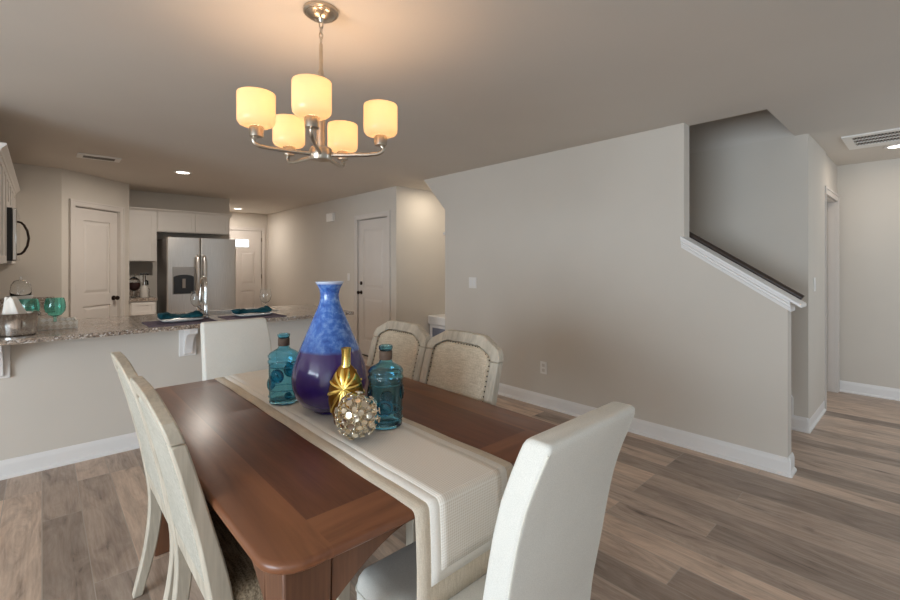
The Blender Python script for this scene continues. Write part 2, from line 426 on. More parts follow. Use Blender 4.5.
# stair wall with stepped-down half wall and cut corner at the far opening
def captop(y): return 1.586-0.65*(1.276-y)
mb = MB().prism([(0.63, 0), (0.63, captop(0.63)-0.03), (1.262, captop(1.262)-0.03), (1.262, H), (4.352, H), (3.954, 2.024), (3.954, 0)], 'x', XS, 3.67)
struct(mb, 'wall_stair', M['wall'], smooth=False)
wall('wall_stair_far', (4.60, 0.678, 0), (4.72, 4.95, H))
mb = MB().box((4.72, 0.678, 0), (5.49, 0.81, H)).box((6.25, 0.69, 0), (XR, 0.81, H)).box((5.49, 0.69, 2.04), (6.25, 0.81, H))
struct(mb, 'wall_hall_end', M['wall'], smooth=False)
wall('wall_right', (XR, YB, 0), (XR+0.12, 0.81, H))
# shaft above the stairs
mb = MB().box((3.55, 0.65, H+0.3), (3.67, 4.4, 4.3)).box((4.60, 0.65, H+0.3), (4.72, 4.4, 4.3)).box((3.67, 0.65, H+0.3), (4.6, 0.765, 4.3)).box((3.67, 4.36, H+0.3), (4.6, 4.48, 4.3)).box((3.5, 0.6, 4.3), (4.8, 4.5, 4.36))
struct(mb, 'wall_upper_stairwell', M['wall'], smooth=False)
# under-stair side of the nook opening, and the sloping soffit of the stairs
mb = MB().box((3.67, 3.84, 0), (4.60, 3.954, 2.0)).prism([(3.84, 2.0), (3.954, 2.024), (4.352, H), (4.2, H)], 'x', 3.67, 4.60)
struct(mb, 'wall_under_stair', M['wall'], smooth=False)
wall('wall_nook', (XS, 4.95, 0), (4.72, 5.07, H))
# kitchen right wall with closet door opening
DY0, DY1 = 5.15, 5.945
mb = MB().box((XS, 5.07, 0), (XS+0.12, DY0, H)).box((XS, DY1, 0), (XS+0.12, 9.78, H)).box((XS, DY0, 2.045), (XS+0.12, DY1, H)).box((XS+0.1, DY0, 0), (XS+0.12, DY1, 2.045))
struct(mb, 'wall_kitchen_right', M['wall'], smooth=False)
wall('wall_front_door', (2.147, 9.66, 0), (XS, 9.78, H))
wall('wall_entry_left', (2.147, 7.81, 0), (2.267, 9.66, H))
wall('wall_fridge', (0.73, 7.81, 0), (2.147, 7.93, H))
wall('wall_pantry_side', (0.73, 7.232, 0), (0.856, 7.81, H))
wall('wall_kitchen_back', (-0.65, 6.56, 0), (0.16, 6.68, H))
wall('wall_kitchen_left', (-0.65, 4.03, 0), (-0.53, 6.56, H))
wall('wall_dining_far', (XL, YBAR, 0), (-0.65, YBAR+0.12, H))
# diagonal pantry wall (45 degrees) as one slab, door opening left out of it
def diag(mb_fn, name, mat, thickness=None, **kw):
    o = struct(mb_fn, name, mat, **kw); o.location = (0.16, 6.56, 0); o.rotation_euler = (0, 0, PI/4*0.985)
    return o
LP = math.hypot(0.696, 0.672)
P0, P1 = 0.16, 0.80
mb = MB().box((0, 0, 0), (P0, 0.1, H)).box((P1, 0, 0), (LP, 0.1, H)).box((P0, 0, 2.045), (P1, 0.1, H)).box((P0, 0.08, 0), (P1, 0.1, 2.045))
diag(mb, 'wall_pantry', M['wall'], smooth=False)
# bar half wall
wall('wall_bar', (-0.53, YBAR, 0), (2.12, YBAR+0.12, 0.887))
# the rest of the dining room, behind the camera, with windows, one added
mb = MB().box((XL-0.1, YB, 0), (XL, -1.35, H)).box((XL-0.1, 2.15, 0), (XL, YBAR+0.12, H)).box((XL-0.1, -1.35, 2.2), (XL, 2.15, H))
struct(mb, 'wall_dining_left', M['wall'], smooth=False)
mb = MB().box((XL, YB-0.1, 0), (-2.6, YB, H)).box((-0.8, YB-0.1, 0), (0.5, YB, H)).box((-2.6, YB-0.1, 0), (-0.8, YB, 0.5)).box((-2.6, YB-0.1, 2.2), (-0.8, YB, H)).box((2.7, YB-0.1, 0), (3.8, YB, H)).box((5.4, YB-0.1, 0), (XR+0.1, YB, H)).box((0.5, YB-0.1, 2.2), (2.7, YB, H)).box((3.8, YB-0.1, 2.15), (5.4, YB, H)).box((3.8, YB-0.1, 0), (5.4, YB, 0.75))
struct(mb, 'wall_dining_back', M['wall'], smooth=False)
def window(name, a, b, axis, nm):
    mb = MB()
    (x0, z0), (x1, z1) = a, b; t = 0.05
    def bx(u0, w0, u1, w1):
        if axis == 'x': mb.box((XL-0.07, u0, w0), (XL+0.0, u1, w1))
        else: mb.box((u0, YB-0.07, w0), (u1, YB+0.0, w1))
    bx(x0, z0, x1, z0+t); bx(x0, z1-t, x1, z1); bx(x0, z0+t, x0+t, z1-t); bx(x1-t, z0+t, x1, z1-t)
    for k in range(1, nm): xm = x0+(x1-x0)*k/nm; bx(xm-0.03, z0+t, xm+0.03, z1-t)
    struct(mb, name, M['trim'], smooth=False)
window('window_1', (-1.35, 0.0), (2.15, 2.2), 'x', 3)
window('window_2', (0.5, 0.0), (2.7, 2.2), 'y', 2)
window('window_3', (3.8, 0.75), (5.4, 2.15), 'y', 2)
window('added_window_4', (-2.6, 0.5), (-0.8, 2.2), 'y', 2)  # unseen window, added to go with the rear fill light

# baseboards
BH, BT = 0.118, 0.014
def baseboard(name, p, q, nrm, h=BH):
    p, q, n = Vector(p), Vector(q), Vector(nrm)
    prof = [(0, 0), (0.026, 0), (0.026, 0.012), (0.018, 0.02), (BT, 0.022), (BT, h-0.03), (BT*0.75, h-0.014), (0.004, h), (0, h)]
    mb = MB(); mb.rings([[(e.x+n.x*d, e.y+n.y*d, z) for d, z in prof] for e in (p, q)])
    return struct(mb, name, M['trim'], smooth=False)
baseboard('baseboard_stair_wall', (XS, 0.61, 0), (XS, 3.954, 0), (-1, 0, 0))
baseboard('baseboard_stair_end', (XS-0.02, 0.63, 0), (3.69, 0.63, 0), (0, -1, 0))
baseboard('baseboard_stair_far', (4.60, 0.67, 0), (4.60, 0.86, 0), (-1, 0, 0))
baseboard('baseboard_hall_end', (4.58, 0.69, 0), (5.40, 0.69, 0), (0, -1, 0))
baseboard('baseboard_right', (XR, YB, 0), (XR, 0.69, 0), (-1, 0, 0))
baseboard('baseboard_bar', (-0.65, YBAR, 0), (2.14, YBAR, 0), (0, -1, 0))
baseboard('baseboard_bar_end', (2.12, YBAR-0.01, 0), (2.12, YBAR+0.12, 0), (1, 0, 0))
baseboard('baseboard_dining_far', (XL, YBAR, 0), (-0.65, YBAR, 0), (0, -1, 0))
baseboard('baseboard_kitchen_right', (XS, 6.03, 0), (XS, 9.66, 0), (-1, 0, 0))
baseboard('baseboard_nook', (XS-0.01, 4.95, 0), (4.60, 4.95, 0), (0, -1, 0))

# cap on the half wall: top board with stepped moulding below, running down the slope
def slope_prism(mb, prof, ya, yb):
    mb.rings([[(x, y, captop(y)+dz) for x, dz in prof] for y in (ya, yb)])
mb = MB()
slope_prism(mb, [(3.525, -0.022), (3.525, 0), (3.705, 0), (3.705, -0.022)], 0.555, 1.278)
o = struct(mb, 'trim_1', M['trim'], bevel=0.004)
mb = MB()
slope_prism(mb, [(XS, -0.088), (3.548, -0.088), (3.546, -0.066), (3.540, -0.060), (3.540, -0.046), (3.532, -0.036), (3.532, -0.022), (3.698, -0.022), (3.698, -0.036), (3.684, -0.06), (3.682, -0.088), (3.67, -0.088)], 0.612, 1.278)
struct(mb, 'trim_2', M['trim'], smooth=False)
# stairs behind the half wall
mb = MB()
poly = [(0.86, 0)]
y, z = 0.86, 0.0
for k in range(11):
    z += 0.183; poly.append((y, z)); y += 0.278; poly.append((y, z))
poly += [(3.92, z), (3.92, 2.0), (3.84, 1.95)]
poly.append((3.84, 0))
mb.prism(poly[:22]+[(3.838, poly[21][1]), (3.838, 0)], 'x', 3.672, 4.598)
struct(mb, 'floor_stair_steps', M['floor'], smooth=False)
# stringer skirt board on the far wall
mb = MB().prism([(0.795, 0.118), (0.795, 0.25), (0.835, 0.32), (3.8, 2.26), (3.8, 1.9), (0.9, 0.0), (0.86, 0.0), (0.86, 0.118)], 'x', 4.578, 4.60)
struct(mb, 'trim_3', M['trim'], smooth=False)
mb = MB().prism([(0.775, 0.118), (0.775, 0.26), (0.825, 0.345), (0.835, 0.32), (0.795, 0.25), (0.795, 0.118)], 'x', 4.572, 4.60)
struct(mb, 'trim_4', M['trim'], smooth=False)
# dark hand rail on brackets inside the half wall
t = thing('stair_handrail', 'dark brown wooden handrail sloping down behind the white wall cap', 'handrail', (3.75, 1.3, 0))
def railz(y): return 1.627-0.655*(1.29-y)
MB().tube([(0, y-1.3, railz(y)-0.022) for y in (0.585, 0.7, 1.0, 1.5, 2.0, 3.0, 3.6)], 0.024, 12).build('rail', M['rail_wood'], t)
for yb in (0.95, 2.2):
    MB().tube([(-0.078, yb-1.3, railz(yb)-0.12), (-0.04, yb-1.3, railz(yb)-0.11), (0, yb-1.3, railz(yb)-0.04)], 0.008, 8).build('bracket', M['bronze'], t)

# ------------------------------------------------------------------ doors
def door_slab(name, w, h, panels, parent=None):
    # local: x 0..w, front at y=0 (facing -y), z 0..h
    mb = MB(); mb.box((0, 0.012, 0), (w, 0.035, h))
    sw = 0.105
    xs = sorted(set([p[0] for p in panels]+[p[1] for p in panels]))
    zs = sorted(set([0, h]+[p[2] for p in panels]+[p[3] for p in panels]))
    xs = [0]+xs+[w]
    for i in range(len(xs)-1):
        for k in range(len(zs)-1):
            cx, cz = (xs[i]+xs[i+1])/2, (zs[k]+zs[k+1])/2
            if not any(p[0] < cx < p[1] and p[2] < cz < p[3] for p in panels):
                mb.box((xs[i], 0, zs[k]), (xs[i+1], 0.0125, zs[k+1]))
    for (a, b_, c, d) in panels:
        s, e = 0.018, 0.05
        mb.rings([[(a+s, 0.0125, c+s), (b_-s, 0.0125, c+s), (b_-s, 0.0125, d-s), (a+s, 0.0125, d-s)],
                  [(a+e, 0.003, c+e), (b_-e, 0.003, c+e), (b_-e, 0.003, d-e), (a+e, 0.003, d-e)]], cap=False)
        v = [mb.bm.verts.new(p) for p in ((a+e, 0.003, c+e), (b_-e, 0.003, c+e), (b_-e, 0.003, d-e), (a+e, 0.003, d-e))]
        mb.face(v)
    return struct(mb, name, M['door'], smooth=False)
def knob(door, x, z, deadbolt=False):
    MB().lathe([(0.03, 0), (0.03, 0.008), (0.012, 0.012), (0.011, 0.035), (0.024, 0.042), (0.028, 0.055), (0.022, 0.068), (0.002, 0.072)], 16).build('door_knob', M['bronze'], door, (x, 0, z)).rotation_euler = (PI/2, 0, 0)
    if deadbolt:
        MB().lathe([(0.028, 0), (0.028, 0.012), (0.015, 0.018), (0.002, 0.02)], 16).build('deadbolt', M['bronze'], door, (x, 0, z+0.14)).rotation_euler = (PI/2, 0, 0)
def hinges(door, x, h, mat):
    for z in (0.2, h/2+0.03, h-0.22):
        MB().box((x-0.008, -0.012, z), (x+0.008, 0.004, z+0.09)).build('hinge', mat, door)
def casing(name, w, h, place, cw=0.072, t=0.018):
    mb = MB()
    def prof(side):
        return None
    for (a, b_) in (((-cw, -t, 0), (-0.004, 0, h+cw)), ((w+0.004, -t, 0), (w+cw, 0, h+cw)), ((-0.004, -t, h+0.004), (w+0.004, 0, h+cw))):
        mb.box(a, b_)
    for (a, b_) in (((-cw, -t-0.006, 0), (-cw+0.02, -t+0.001, h+cw)), ((w+cw-0.02, -t-0.006, 0), (w+cw, -t+0.001, h+cw)), ((-cw+0.02, -t-0.006, h+cw-0.02), (w+cw-0.02, -t+0.001, h+cw))):
        mb.box(a, b_)
    # jambs
    mb.box((-0.004, 0, 0), (0.012-0.008, 0.07, h)).box((w-0.004, 0, 0), (w+0.004, 0.07, h)).box((0.004, 0, h-0.004), (w-0.004, 0.07, h+0.004))
    o = struct(mb, name, M['door'], smooth=False); place(o); return o
# pantry door in the diagonal wall
def place_diag(dx, dy=0.0, dz=0.0):
    a = PI/4*0.985
    def f(o):
        o.location = (0.16+dx*math.cos(a)-dy*math.sin(a), 6.56+dx*math.sin(a)+dy*math.cos(a), dz); o.rotation_euler = (0, 0, a)
    return f
pw = P1-P0-0.02
d = door_slab('door_1', pw, 2.02, [(0.115, pw-0.115, 0.22, 0.86), (0.115, pw-0.115, 1.0, 1.88)])
place_diag(P0+0.01, 0.012, 0.012)(d); knob(d, pw-0.065, 0.93); hinges(d, -0.002, 2.02, M['hinge'])
casing('trim_5', P1-P0, 2.045, place_diag(P0))
# closet door on the kitchen right wall (faces -X)
cw_ = DY1-DY0-0.02
d = door_slab('door_2', cw_, 2.02, [(0.13, cw_-0.13, 0.22, 0.86), (0.13, cw_-0.13, 1.0, 1.88)])
d.location = (XS+0.012, DY1-0.01, 0.014); d.rotation_euler = (0, 0, -PI/2)
knob(d, 0.07, 0.93, True); hinges(d, cw_+0.002, 2.02, M['hinge'])
MB().box((0, -0.02, -0.012), (cw_, 0.03, -0.001)).build('threshold', M['dark'], d)
def place_right(o): o.location = (XS, DY1, 0); o.rotation_euler = (0, 0, -PI/2)
casing('trim_6', DY1-DY0, 2.045, place_right)
# front door with a small daylight pane
fx0, fw = 2.49, 0.93
d = door_slab('door_3', fw, 2.05, [(0.13, 0.42, 0.2, 0.82), (0.51, 0.80, 0.2, 0.82), (0.13, 0.42, 0.95, 1.62), (0.51, 0.80, 0.95, 1.62)])
d.location = (fx0, 9.625, 0.012)
mb = MB(); mb.box((0.23, -0.006, 1.70), (0.69, 0.003, 1.72)).box((0.23, -0.006, 1.86), (0.69, 0.003, 1.88)).box((0.23, -0.006, 1.72), (0.25, 0.003, 1.86)).box((0.67, -0.006, 1.72), (0.69, 0.003, 1.86))
mb.build('lite_frame', M['trim'], d)
MB().box((0.25, -0.003, 1.72), (0.67, 0.002, 1.86)).build('glass_pane', M['lite'], d)
hinges(d, fw+0.004, 2.05, M['hinge']); knob(d, 0.07, 0.93, True)
def place_front(o): o.location = (fx0-0.01, 9.66, 0)
casing('trim_7', fw+0.02, 2.07, place_front)
# hall door at the end of the right hallway, set back in its opening
d = door_slab('door_4', 0.74, 2.02, [(0.115, 0.625, 0.22, 0.86), (0.115, 0.625, 1.0, 1.88)])
d.location = (5.50, 0.765, 0.012); knob(d, 0.07, 0.93)
def place_hall(o): o.location = (5.49, 0.69, 0)
casing('trim_8', 0.76, 2.04, place_hall)

# ------------------------------------------------------------------ bar and kitchen
t = MB()
CT0, CT1 = 0.888, 0.918
sx0, sx1, sy0, sy1 = 0.98, 1.72, 4.33, 4.72
t.box((-0.529, 3.76, CT0), (2.21, sy0, CT1)).box((-0.529, sy1, CT0), (2.21, 4.80, CT1)).box((-0.529, sy0, CT0), (sx0, sy1, CT1)).box((sx1, sy0, CT0), (2.21, sy1, CT1))
tag(t.build('bar_countertop', M['granite'], smooth=False), 'long speckled granite countertop on the half wall of the bar', 'countertop')
s = MB().box((sx0+0.002, sy0+0.002, 0.70), (sx1-0.002, sy1-0.002, 0.71)).box((sx0+0.002, sy0+0.002, 0.71), (sx0+0.01, sy1-0.002, 0.920)).box((sx1-0.01, sy0+0.002, 0.71), (sx1-0.002, sy1-0.002, 0.920)).box((sx0+0.01, sy0+0.002, 0.71), (sx1-0.01, sy0+0.01, 0.920)).box((sx0+0.01, sy1-0.01, 0.71), (sx1-0.01, sy1-0.002, 0.920))
tag(s.build('kitchen_sink', M['steel'], smooth=False), 'stainless steel sink basin set into the granite bar counter', 'sink')
def corbel(x, label):
    tt = thing('counter_bracket', label, 'bracket', (x, YBAR, 0.0), 0, 'white brackets under the bar counter')
    MB().box((-0.06, -0.02, 0.645), (0.06, -0.001, 0.887)).build('back_plate', M['trim'], tt, bevel=0.003)
    prof = [(-0.02, 0.655)]
    for k in range(9):
        a = k/8*PI/2; prof.append((-0.035-0.17*(1-math.cos(a)), 0.665+0.175*math.sin(a)))
    prof += [(-0.205, 0.887), (-0.02, 0.887)]
    MB().prism(prof, 'x', -0.028, 0.028).build('scroll', M['trim'], tt, smooth=False)
corbel(0.855, 'white bracket under the granite counter beside the white chair')
corbel(-0.21, 'white bracket under the granite counter below the metal bucket')
# faucet
t = thing('kitchen_faucet', 'brushed nickel gooseneck faucet standing behind the bar place settings', 'faucet', (1.04, 4.24, CT1))
MB().lathe([(0.027, 0), (0.027, 0.01), (0.021, 0.016), (0.020, 0.10), (0.015, 0.12), (0.013, 0.125)], 18).build('base', M['chrome'], t)
pts = [(0, 0, 0.11), (0, 0, 0.25)]+[(0, 0.075-0.075*math.cos(a), 0.25+0.085*math.sin(a)) for a in [k*PI/10 for k in range(1, 11)]]+[(0, 0.152, 0.22)]
MB().tube(pts, 0.0155, 12).build('neck', M['chrome'], t)
MB().tube([(0, 0.152, 0.222), (0, 0.155, 0.19), (0, 0.16, 0.14), (0, 0.16, 0.12)], [0.015, 0.017, 0.02, 0.018], 14).build('spray_head', M['chrome'], t)
MB().tube([(-0.012, 0, 0.06), (-0.035, -0.003, 0.072), (-0.062, -0.006, 0.095)], [0.013, 0.010, 0.007], 12).build('lever', M['chrome'], t)

def cab_door(name, parent, x0, x1, z0, z1, y, mat, handle=None):
    # shaker front facing -Y at plane y
    g = 0.002; x0 += g; x1 -= g; z0 += g; z1 -= g; s = 0.055 if (z1-z0) > 0.3 else 0.04
    mb = MB().box((x0, y-0.012, z0), (x1, y, z1))
    mb.box((x0, y-0.02, z0), (x0+s, y-0.0115, z1)).box((x1-s, y-0.02, z0), (x1, y-0.0115, z1)).box((x0+s, y-0.02, z0), (x1-s, y-0.0115, z0+s)).box((x0+s, y-0.02, z1-s), (x1-s, y-0.0115, z1))
    return mb.build(name, mat, parent, smooth=False)
def crown(parent, x0, x1, yf, z):
    mb = MB().prism([(yf+0.02, z-0.03), (yf-0.006, z-0.03), (yf-0.012, z-0.012), (yf-0.035, z+0.012), (yf-0.035, z+0.022), (yf+0.02, z+0.022)], 'x', x0, x1)
    mb.build('crown', M['cab'], parent, smooth=False)
YF = 7.49
t = thing('upper_cabinet', 'white upper cabinet over the back counter, left of the fridge', 'cabinet', (0, 0, 0), 0, 'white kitchen cabinets')
MB().box((0.858, YF, 1.41), (1.205, 7.808, 2.14)).build('body', M['cab'], t, smooth=False)
cab_door('door', t, 0.875, 1.195, 1.42, 2.12, YF, M['cab'])
crown(t, 0.858, 1.205, YF, 2.14)
t = thing('over_fridge_cabinet', 'white two-door cabinet mounted above the stainless fridge', 'cabinet', (0, 0, 0), 0, 'white kitchen cabinets')
MB().box((1.207, YF, 1.835), (2.165, 7.808, 2.14)).build('body', M['cab'], t, smooth=False)
cab_door('door', t, 1.215, 1.685, 1.845, 2.12, YF, M['cab']); cab_door('door', t, 1.69, 2.155, 1.845, 2.12, YF, M['cab'])
crown(t, 1.207, 2.20, YF, 2.14)
t = thing('base_cabinet', 'white base cabinet with a drawer beside the fridge', 'cabinet', (0, 0, 0), 0, 'white kitchen cabinets')
MB().box((0.858, 7.22, 0.0), (1.15, 7.808, 0.875)).build('body', M['cab'], t, smooth=False)
cab_door('drawer', t, 0.87, 1.14, 0.69, 0.86, 7.22, M['cab']); cab_door('door', t, 0.87, 1.14, 0.1, 0.68, 7.22, M['cab'])
t = MB().box((0.858, 7.19, 0.876), (1.165, 7.808, 0.915)).box((0.858, 7.79, 0.915), (1.165, 7.808, 1.02))
tag(t.build('back_countertop', M['granite'], smooth=False), 'short granite countertop with low backsplash beside the fridge', 'countertop')
# fridge
t = thing('refrigerator', 'stainless steel side-by-side refrigerator with ice dispenser', 'refrigerator', (1.70, 7.07, 0.0))
FW = 0.885
MB().box((-FW/2, 0.06, 0.03), (FW/2, 0.72, 1.735)).build('body', plain('fridge_side_grey', srgb(98, 94, 92), 0.4), t, bevel=0.006)
xs = -0.035
def fdoor(name, x0, x1):
    return MB().loft([((x0+x1)/2, 0.03, 0.10, x1-x0, 0.06), ((x0+x1)/2, 0.03, 1.745, x1-x0, 0.06)], 0.018, 5).build(name, M['steel'], t)
fd = fdoor('freezer_door', -FW/2, xs-0.003)
fr = fdoor('fridge_door', xs+0.003, FW/2)
for dr, hx in ((fd, xs-0.042), (fr, xs+0.042)):
    MB().tube([(hx, 0.002, 0.94), (hx, -0.04, 0.965), (hx, -0.056, 1.03), (hx, -0.062, 1.21), (hx, -0.056, 1.40), (hx, -0.04, 1.465), (hx, 0.002, 1.49)], [0.02, 0.026, 0.028, 0.028, 0.028, 0.026, 0.02], 12).build('handle', M['steel'], dr)
dcx = -0.245
d = MB().box((dcx-0.135, -0.008, 0.955), (dcx+0.135, 0.001, 1.335)).build('dispenser', plain('dispenser_grey', srgb(150, 146, 142), 0.35, 0.5), fd, bevel=0.004)
rec = [(-0.125, 0.962), (0.125, 0.962), (0.125, 1.19)]+[(0.125*math.cos(a), 1.19+0.035*math.sin(a)) for a in [k*PI/8 for k in range(1, 8)]]+[(-0.125, 1.19)]
MB().prism([(dcx+x, z) for x, z in rec], 'y', -0.0095, -0.0085).build('recess', M['black'], d, smooth=False)
MB().box((dcx-0.02, -0.022, 1.04), (dcx+0.02, -0.009, 1.17)).build('paddle', M['hinge'], d, bevel=0.003)
MB().box((-FW/2+0.01, 0.04, 0.0), (FW/2-0.01, 0.07, 0.095)).build('toe_grille', M['black'], t)

# left kitchen wall: upper cabinets, microwave, lower counter
XF = -0.205
def side_cab(name, label, y0, y1, z0, doors):
    t = thing(name, label, 'cabinet', (0, 0, 0), 0, 'white kitchen cabinets')
    MB().box((-0.528, y0, z0), (XF-0.02, y1, 2.14)).build('body', M['cab'], t, smooth=False)
    n = doors; dw = (y1-y0)/n
    for k in range(n):
        a, b_ = y0+dw*k+0.003, y0+dw*(k+1)-0.003; s = 0.055
        mb = MB().box((XF-0.02, a, z0+0.006), (XF-0.008, b_, 2.12))
        for (p, q) in (((a, z0+0.006), (a+s, 2.12)), ((b_-s, z0+0.006), (b_, 2.12)), ((a+s, z0+0.006), (b_-s, z0+0.006+s)), ((a+s, 2.12-s), (b_-s, 2.12))):
            mb.box((XF-0.0085, p[0], p[1]), (XF, q[0], q[1]))
        mb.build('door', M['cab'], t, smooth=False)
    prof = [(XF-0.02, 2.11), (XF+0.006, 2.11), (XF+0.012, 2.128), (XF+0.035, 2.152), (XF+0.035, 2.164), (XF-0.02, 2.164)]
    MB().prism(prof, 'y', y0 - (0.035 if y0 < 4.2 else 0), y1).build('crown', M['cab'], t, smooth=False)
side_cab('upper_cabinet', 'white upper cabinet at the left edge, nearest to the bar', 4.12, 4.95, 1.375, 2)
side_cab('upper_cabinet', 'white upper cabinet above the microwave on the left kitchen wall', 4.955, 5.715, 1.83, 2)
side_cab('upper_cabinet', 'white upper cabinet behind the microwave, next to the pantry wall', 5.72, 6.555, 1.375, 2)
t = thing('microwave', 'stainless over-the-range microwave with arched handle between upper cabinets', 'microwave', (0, 0, 0))
MB().box((-0.526, 4.958, 1.40), (-0.175, 5.712, 1.825)).build('body', M['black'], t, bevel=0.004)
d = MB().box((-0.175, 4.958, 1.405), (-0.148, 5.712, 1.82)).build('door', M['chrome'], t, bevel=0.006)
hy = 5.02
MB().tube([(-0.149, hy, 1.452), (-0.125, hy, 1.458), (-0.108, hy, 1.478), (-0.088, hy, 1.525), (-0.08, hy, 1.585), (-0.088, hy, 1.645), (-0.108, hy, 1.692), (-0.125, hy, 1.712), (-0.149, hy, 1.718)], 0.0085, 10).build('handle', M['bronze'], d)
t = MB().box((-0.528, 4.801, CT0), (0.10, 6.556, CT1)).box((-0.51, 6.53, CT1), (0.10, 6.556, 1.015)).box((-0.528, 4.801, CT1), (-0.51, 6.53, 1.015))
tag(t.build('side_countertop', M['granite'], smooth=False), 'granite countertop with low backsplash along the left kitchen wall', 'countertop')
t = thing('base_cabinet', 'white base cabinet under the granite counter by the left wall', 'cabinet', (0, 0, 0), 0, 'white kitchen cabinets')
MB().box((-0.528, 4.82, 0.0), (0.06, 6.556, 0.887)).build('body', M['cab'], t, smooth=False)

# ------------------------------------------------------------------ wall plates, vents, lights
def plate(name, label, cat, loc, rz, w_, h_, parts):
    t = thing(name, label, cat, loc, rz)
    MB().box((-w_/2, -0.006, -h_/2), (w_/2, -0.0005, h_/2)).build('cover_plate', M['plate_white'], t, bevel=0.002)
    for (nm, x, z, a, b_, mat) in parts:
        MB().box((x-a/2, -0.009, z-b_/2), (x+a/2, -0.0055, z+b_/2)).build(nm, mat, t, bevel=0.001)
    return t
sockets = [('socket', 0, 0.024, 0.032, 0.03, M['canister']), ('socket', 0, -0.024, 0.032, 0.03, M['canister'])]
plate('light_switch', 'white double light switch on the stair wall above the chairs', 'switch', (XS, 3.486, 1.165), -PI/2, 0.118, 0.122, [('rocker', -0.027, 0, 0.034, 0.068, M['trim']), ('rocker', 0.027, 0, 0.034, 0.068, M['trim'])])
plate('wall_outlet', 'white power outlet low on the stair wall', 'outlet', (XS, 2.53, 0.375), -PI/2, 0.074, 0.118, sockets)
plate('light_switch', 'single light switch on the kitchen wall beside the closet door', 'switch', (XS, 6.22, 1.17), -PI/2, 0.074, 0.118, [('rocker', 0, 0, 0.034, 0.068, M['trim'])])
plate('wall_outlet', 'power outlet above the short back counter', 'outlet', (1.09, 7.81, 1.17), 0, 0.074, 0.118, sockets)
plate('light_switch', 'light switch on the hall end wall left of its door', 'switch', (4.86, 0.678, 1.20), 0, 0.074, 0.118, [('rocker', 0, 0, 0.034, 0.068, M['trim'])])
t = thing('door_chime', 'white door chime box high on the kitchen wall', 'chime', (XS, 6.77, 2.08))
MB().box((-0.05, -0.11, 0), (-0.001, 0.11, 0.14)).build('cover', M['plate_white'], t, bevel=0.006)
t = thing('wall_sensor', 'tiny white sensor on the edge of the stair wall opening', 'sensor', (3.60, 3.955, 1.745))
MB().box((-0.025, 0.0005, -0.016), (0.025, 0.05, 0.016)).build('cover', M['plate_white'], t, bevel=0.004)
# small supply vent
t = thing('ceiling_vent', 'small white supply vent in the kitchen ceiling', 'vent', (0.42, 5.62, H), 0)
vx, vy = 0.17, 0.10
mb = MB().box((-vx, -vy, -0.012), (vx, -vy+0.035, -0.0005)).box((-vx, vy-0.035, -0.012), (vx, vy, -0.0005)).box((-vx, -vy+0.035, -0.012), (-vx+0.045, vy-0.035, -0.0005)).box((vx-0.045, -vy+0.035, -0.012), (vx, vy-0.035, -0.0005))
mb.build('frame', M['plate_white'], t, smooth=False)
MB().box((-vx+0.04, -vy+0.03, -0.004), (vx-0.04, vy-0.03, -0.0006)).build('backing', M['dark'], t, smooth=False)
for k in range(5):
    yy = -vy+0.045+k*0.0275
    MB().box((-vx+0.045, yy-0.004, -0.011), (vx-0.045, yy+0.004, -0.004)).build('slat', M['hinge'], t, smooth=False)
# return grille, right hall
gx0, gx1, gy0, gy1 = 4.92, 5.48, -0.30, 0.51
t = thing('return_air_grille', 'large white return air grille in the hallway ceiling', 'vent', ((gx0+gx1)/2, (gy0+gy1)/2, H))
hx, hy_ = (gx1-gx0)/2, (gy1-gy0)/2
mb = MB().box((-hx, -hy_, -0.014), (-hx+0.06, hy_, -0.0005)).box((hx-0.14, -hy_, -0.014), (hx, hy_, -0.0005)).box((-hx+0.06, -hy_, -0.014), (hx-0.14, -hy_+0.06, -0.0005)).box((-hx+0.06, hy_-0.06, -0.014), (hx-0.14, hy_, -0.0005))
mb.build('frame', M['plate_white'], t, smooth=False)
MB().box((-hx+0.05, -hy_+0.05, -0.003), (hx-0.13, hy_-0.05, -0.0006)).build('backing', M['dark'], t, smooth=False)
iw = 2*hx-0.20
for k in (1, 2):
    xx = -hx+0.06+iw*k/3
    MB().box((xx-0.008, -hy_+0.06, -0.013), (xx+0.008, hy_-0.06, -0.003)).build('divider', M['plate_white'], t, smooth=False)
for k in range(34):
    yy = -hy_+0.06+(2*hy_-0.12)*(k+0.5)/34
    MB().box((-hx+0.06, yy-0.0045, -0.011), (hx-0.14, yy+0.0045, -0.004)).build('slat', M['hinge'], t, smooth=False)
def downlight(label, x, y, power, col=(1, 0.88, 0.72)):
    t = thing('recessed_light', label, 'ceiling light', (x, y, H), 0, 'round recessed ceiling lights')
    mb = MB(); n = 24
    mb.rings([[(r*math.cos(2*PI*k/n), r*math.sin(2*PI*k/n), z) for k in range(n)] for r, z in ((0.095, -0.0005), (0.092, -0.008), (0.07, -0.010), (0.066, -0.0005))], cap=False, closed=True)
    mb.build('trim_ring', M['plate_white'], t)
    MB().lathe([(0.066, -0.0006), (0.064, -0.006), (0.001, -0.007)], 24).build('lens', M['lens'], t)
    l = bpy.data.lights.new('bulb', 'AREA'); l.shape = 'DISK'; l.size = 0.13; l.energy = power; l.color = col
    o = bpy.data.objects.new('bulb', l); C.objects.link(o); o.location = (0, 0, -0.012); o.parent = t
downlight('round recessed ceiling light in the middle of the kitchen', 1.20, 5.87, 21, (1, 0.92, 0.82))
downlight('round recessed ceiling light in front of the front door', 2.76, 9.0, 11, (1, 0.92, 0.84))
downlight('round recessed ceiling light in the right hallway beside the return grille', 5.66, 0.2, 2.6, (1, 0.86, 0.72))
downlight('round recessed ceiling light in the nook behind the stair wall', 4.0, 4.50, 5)
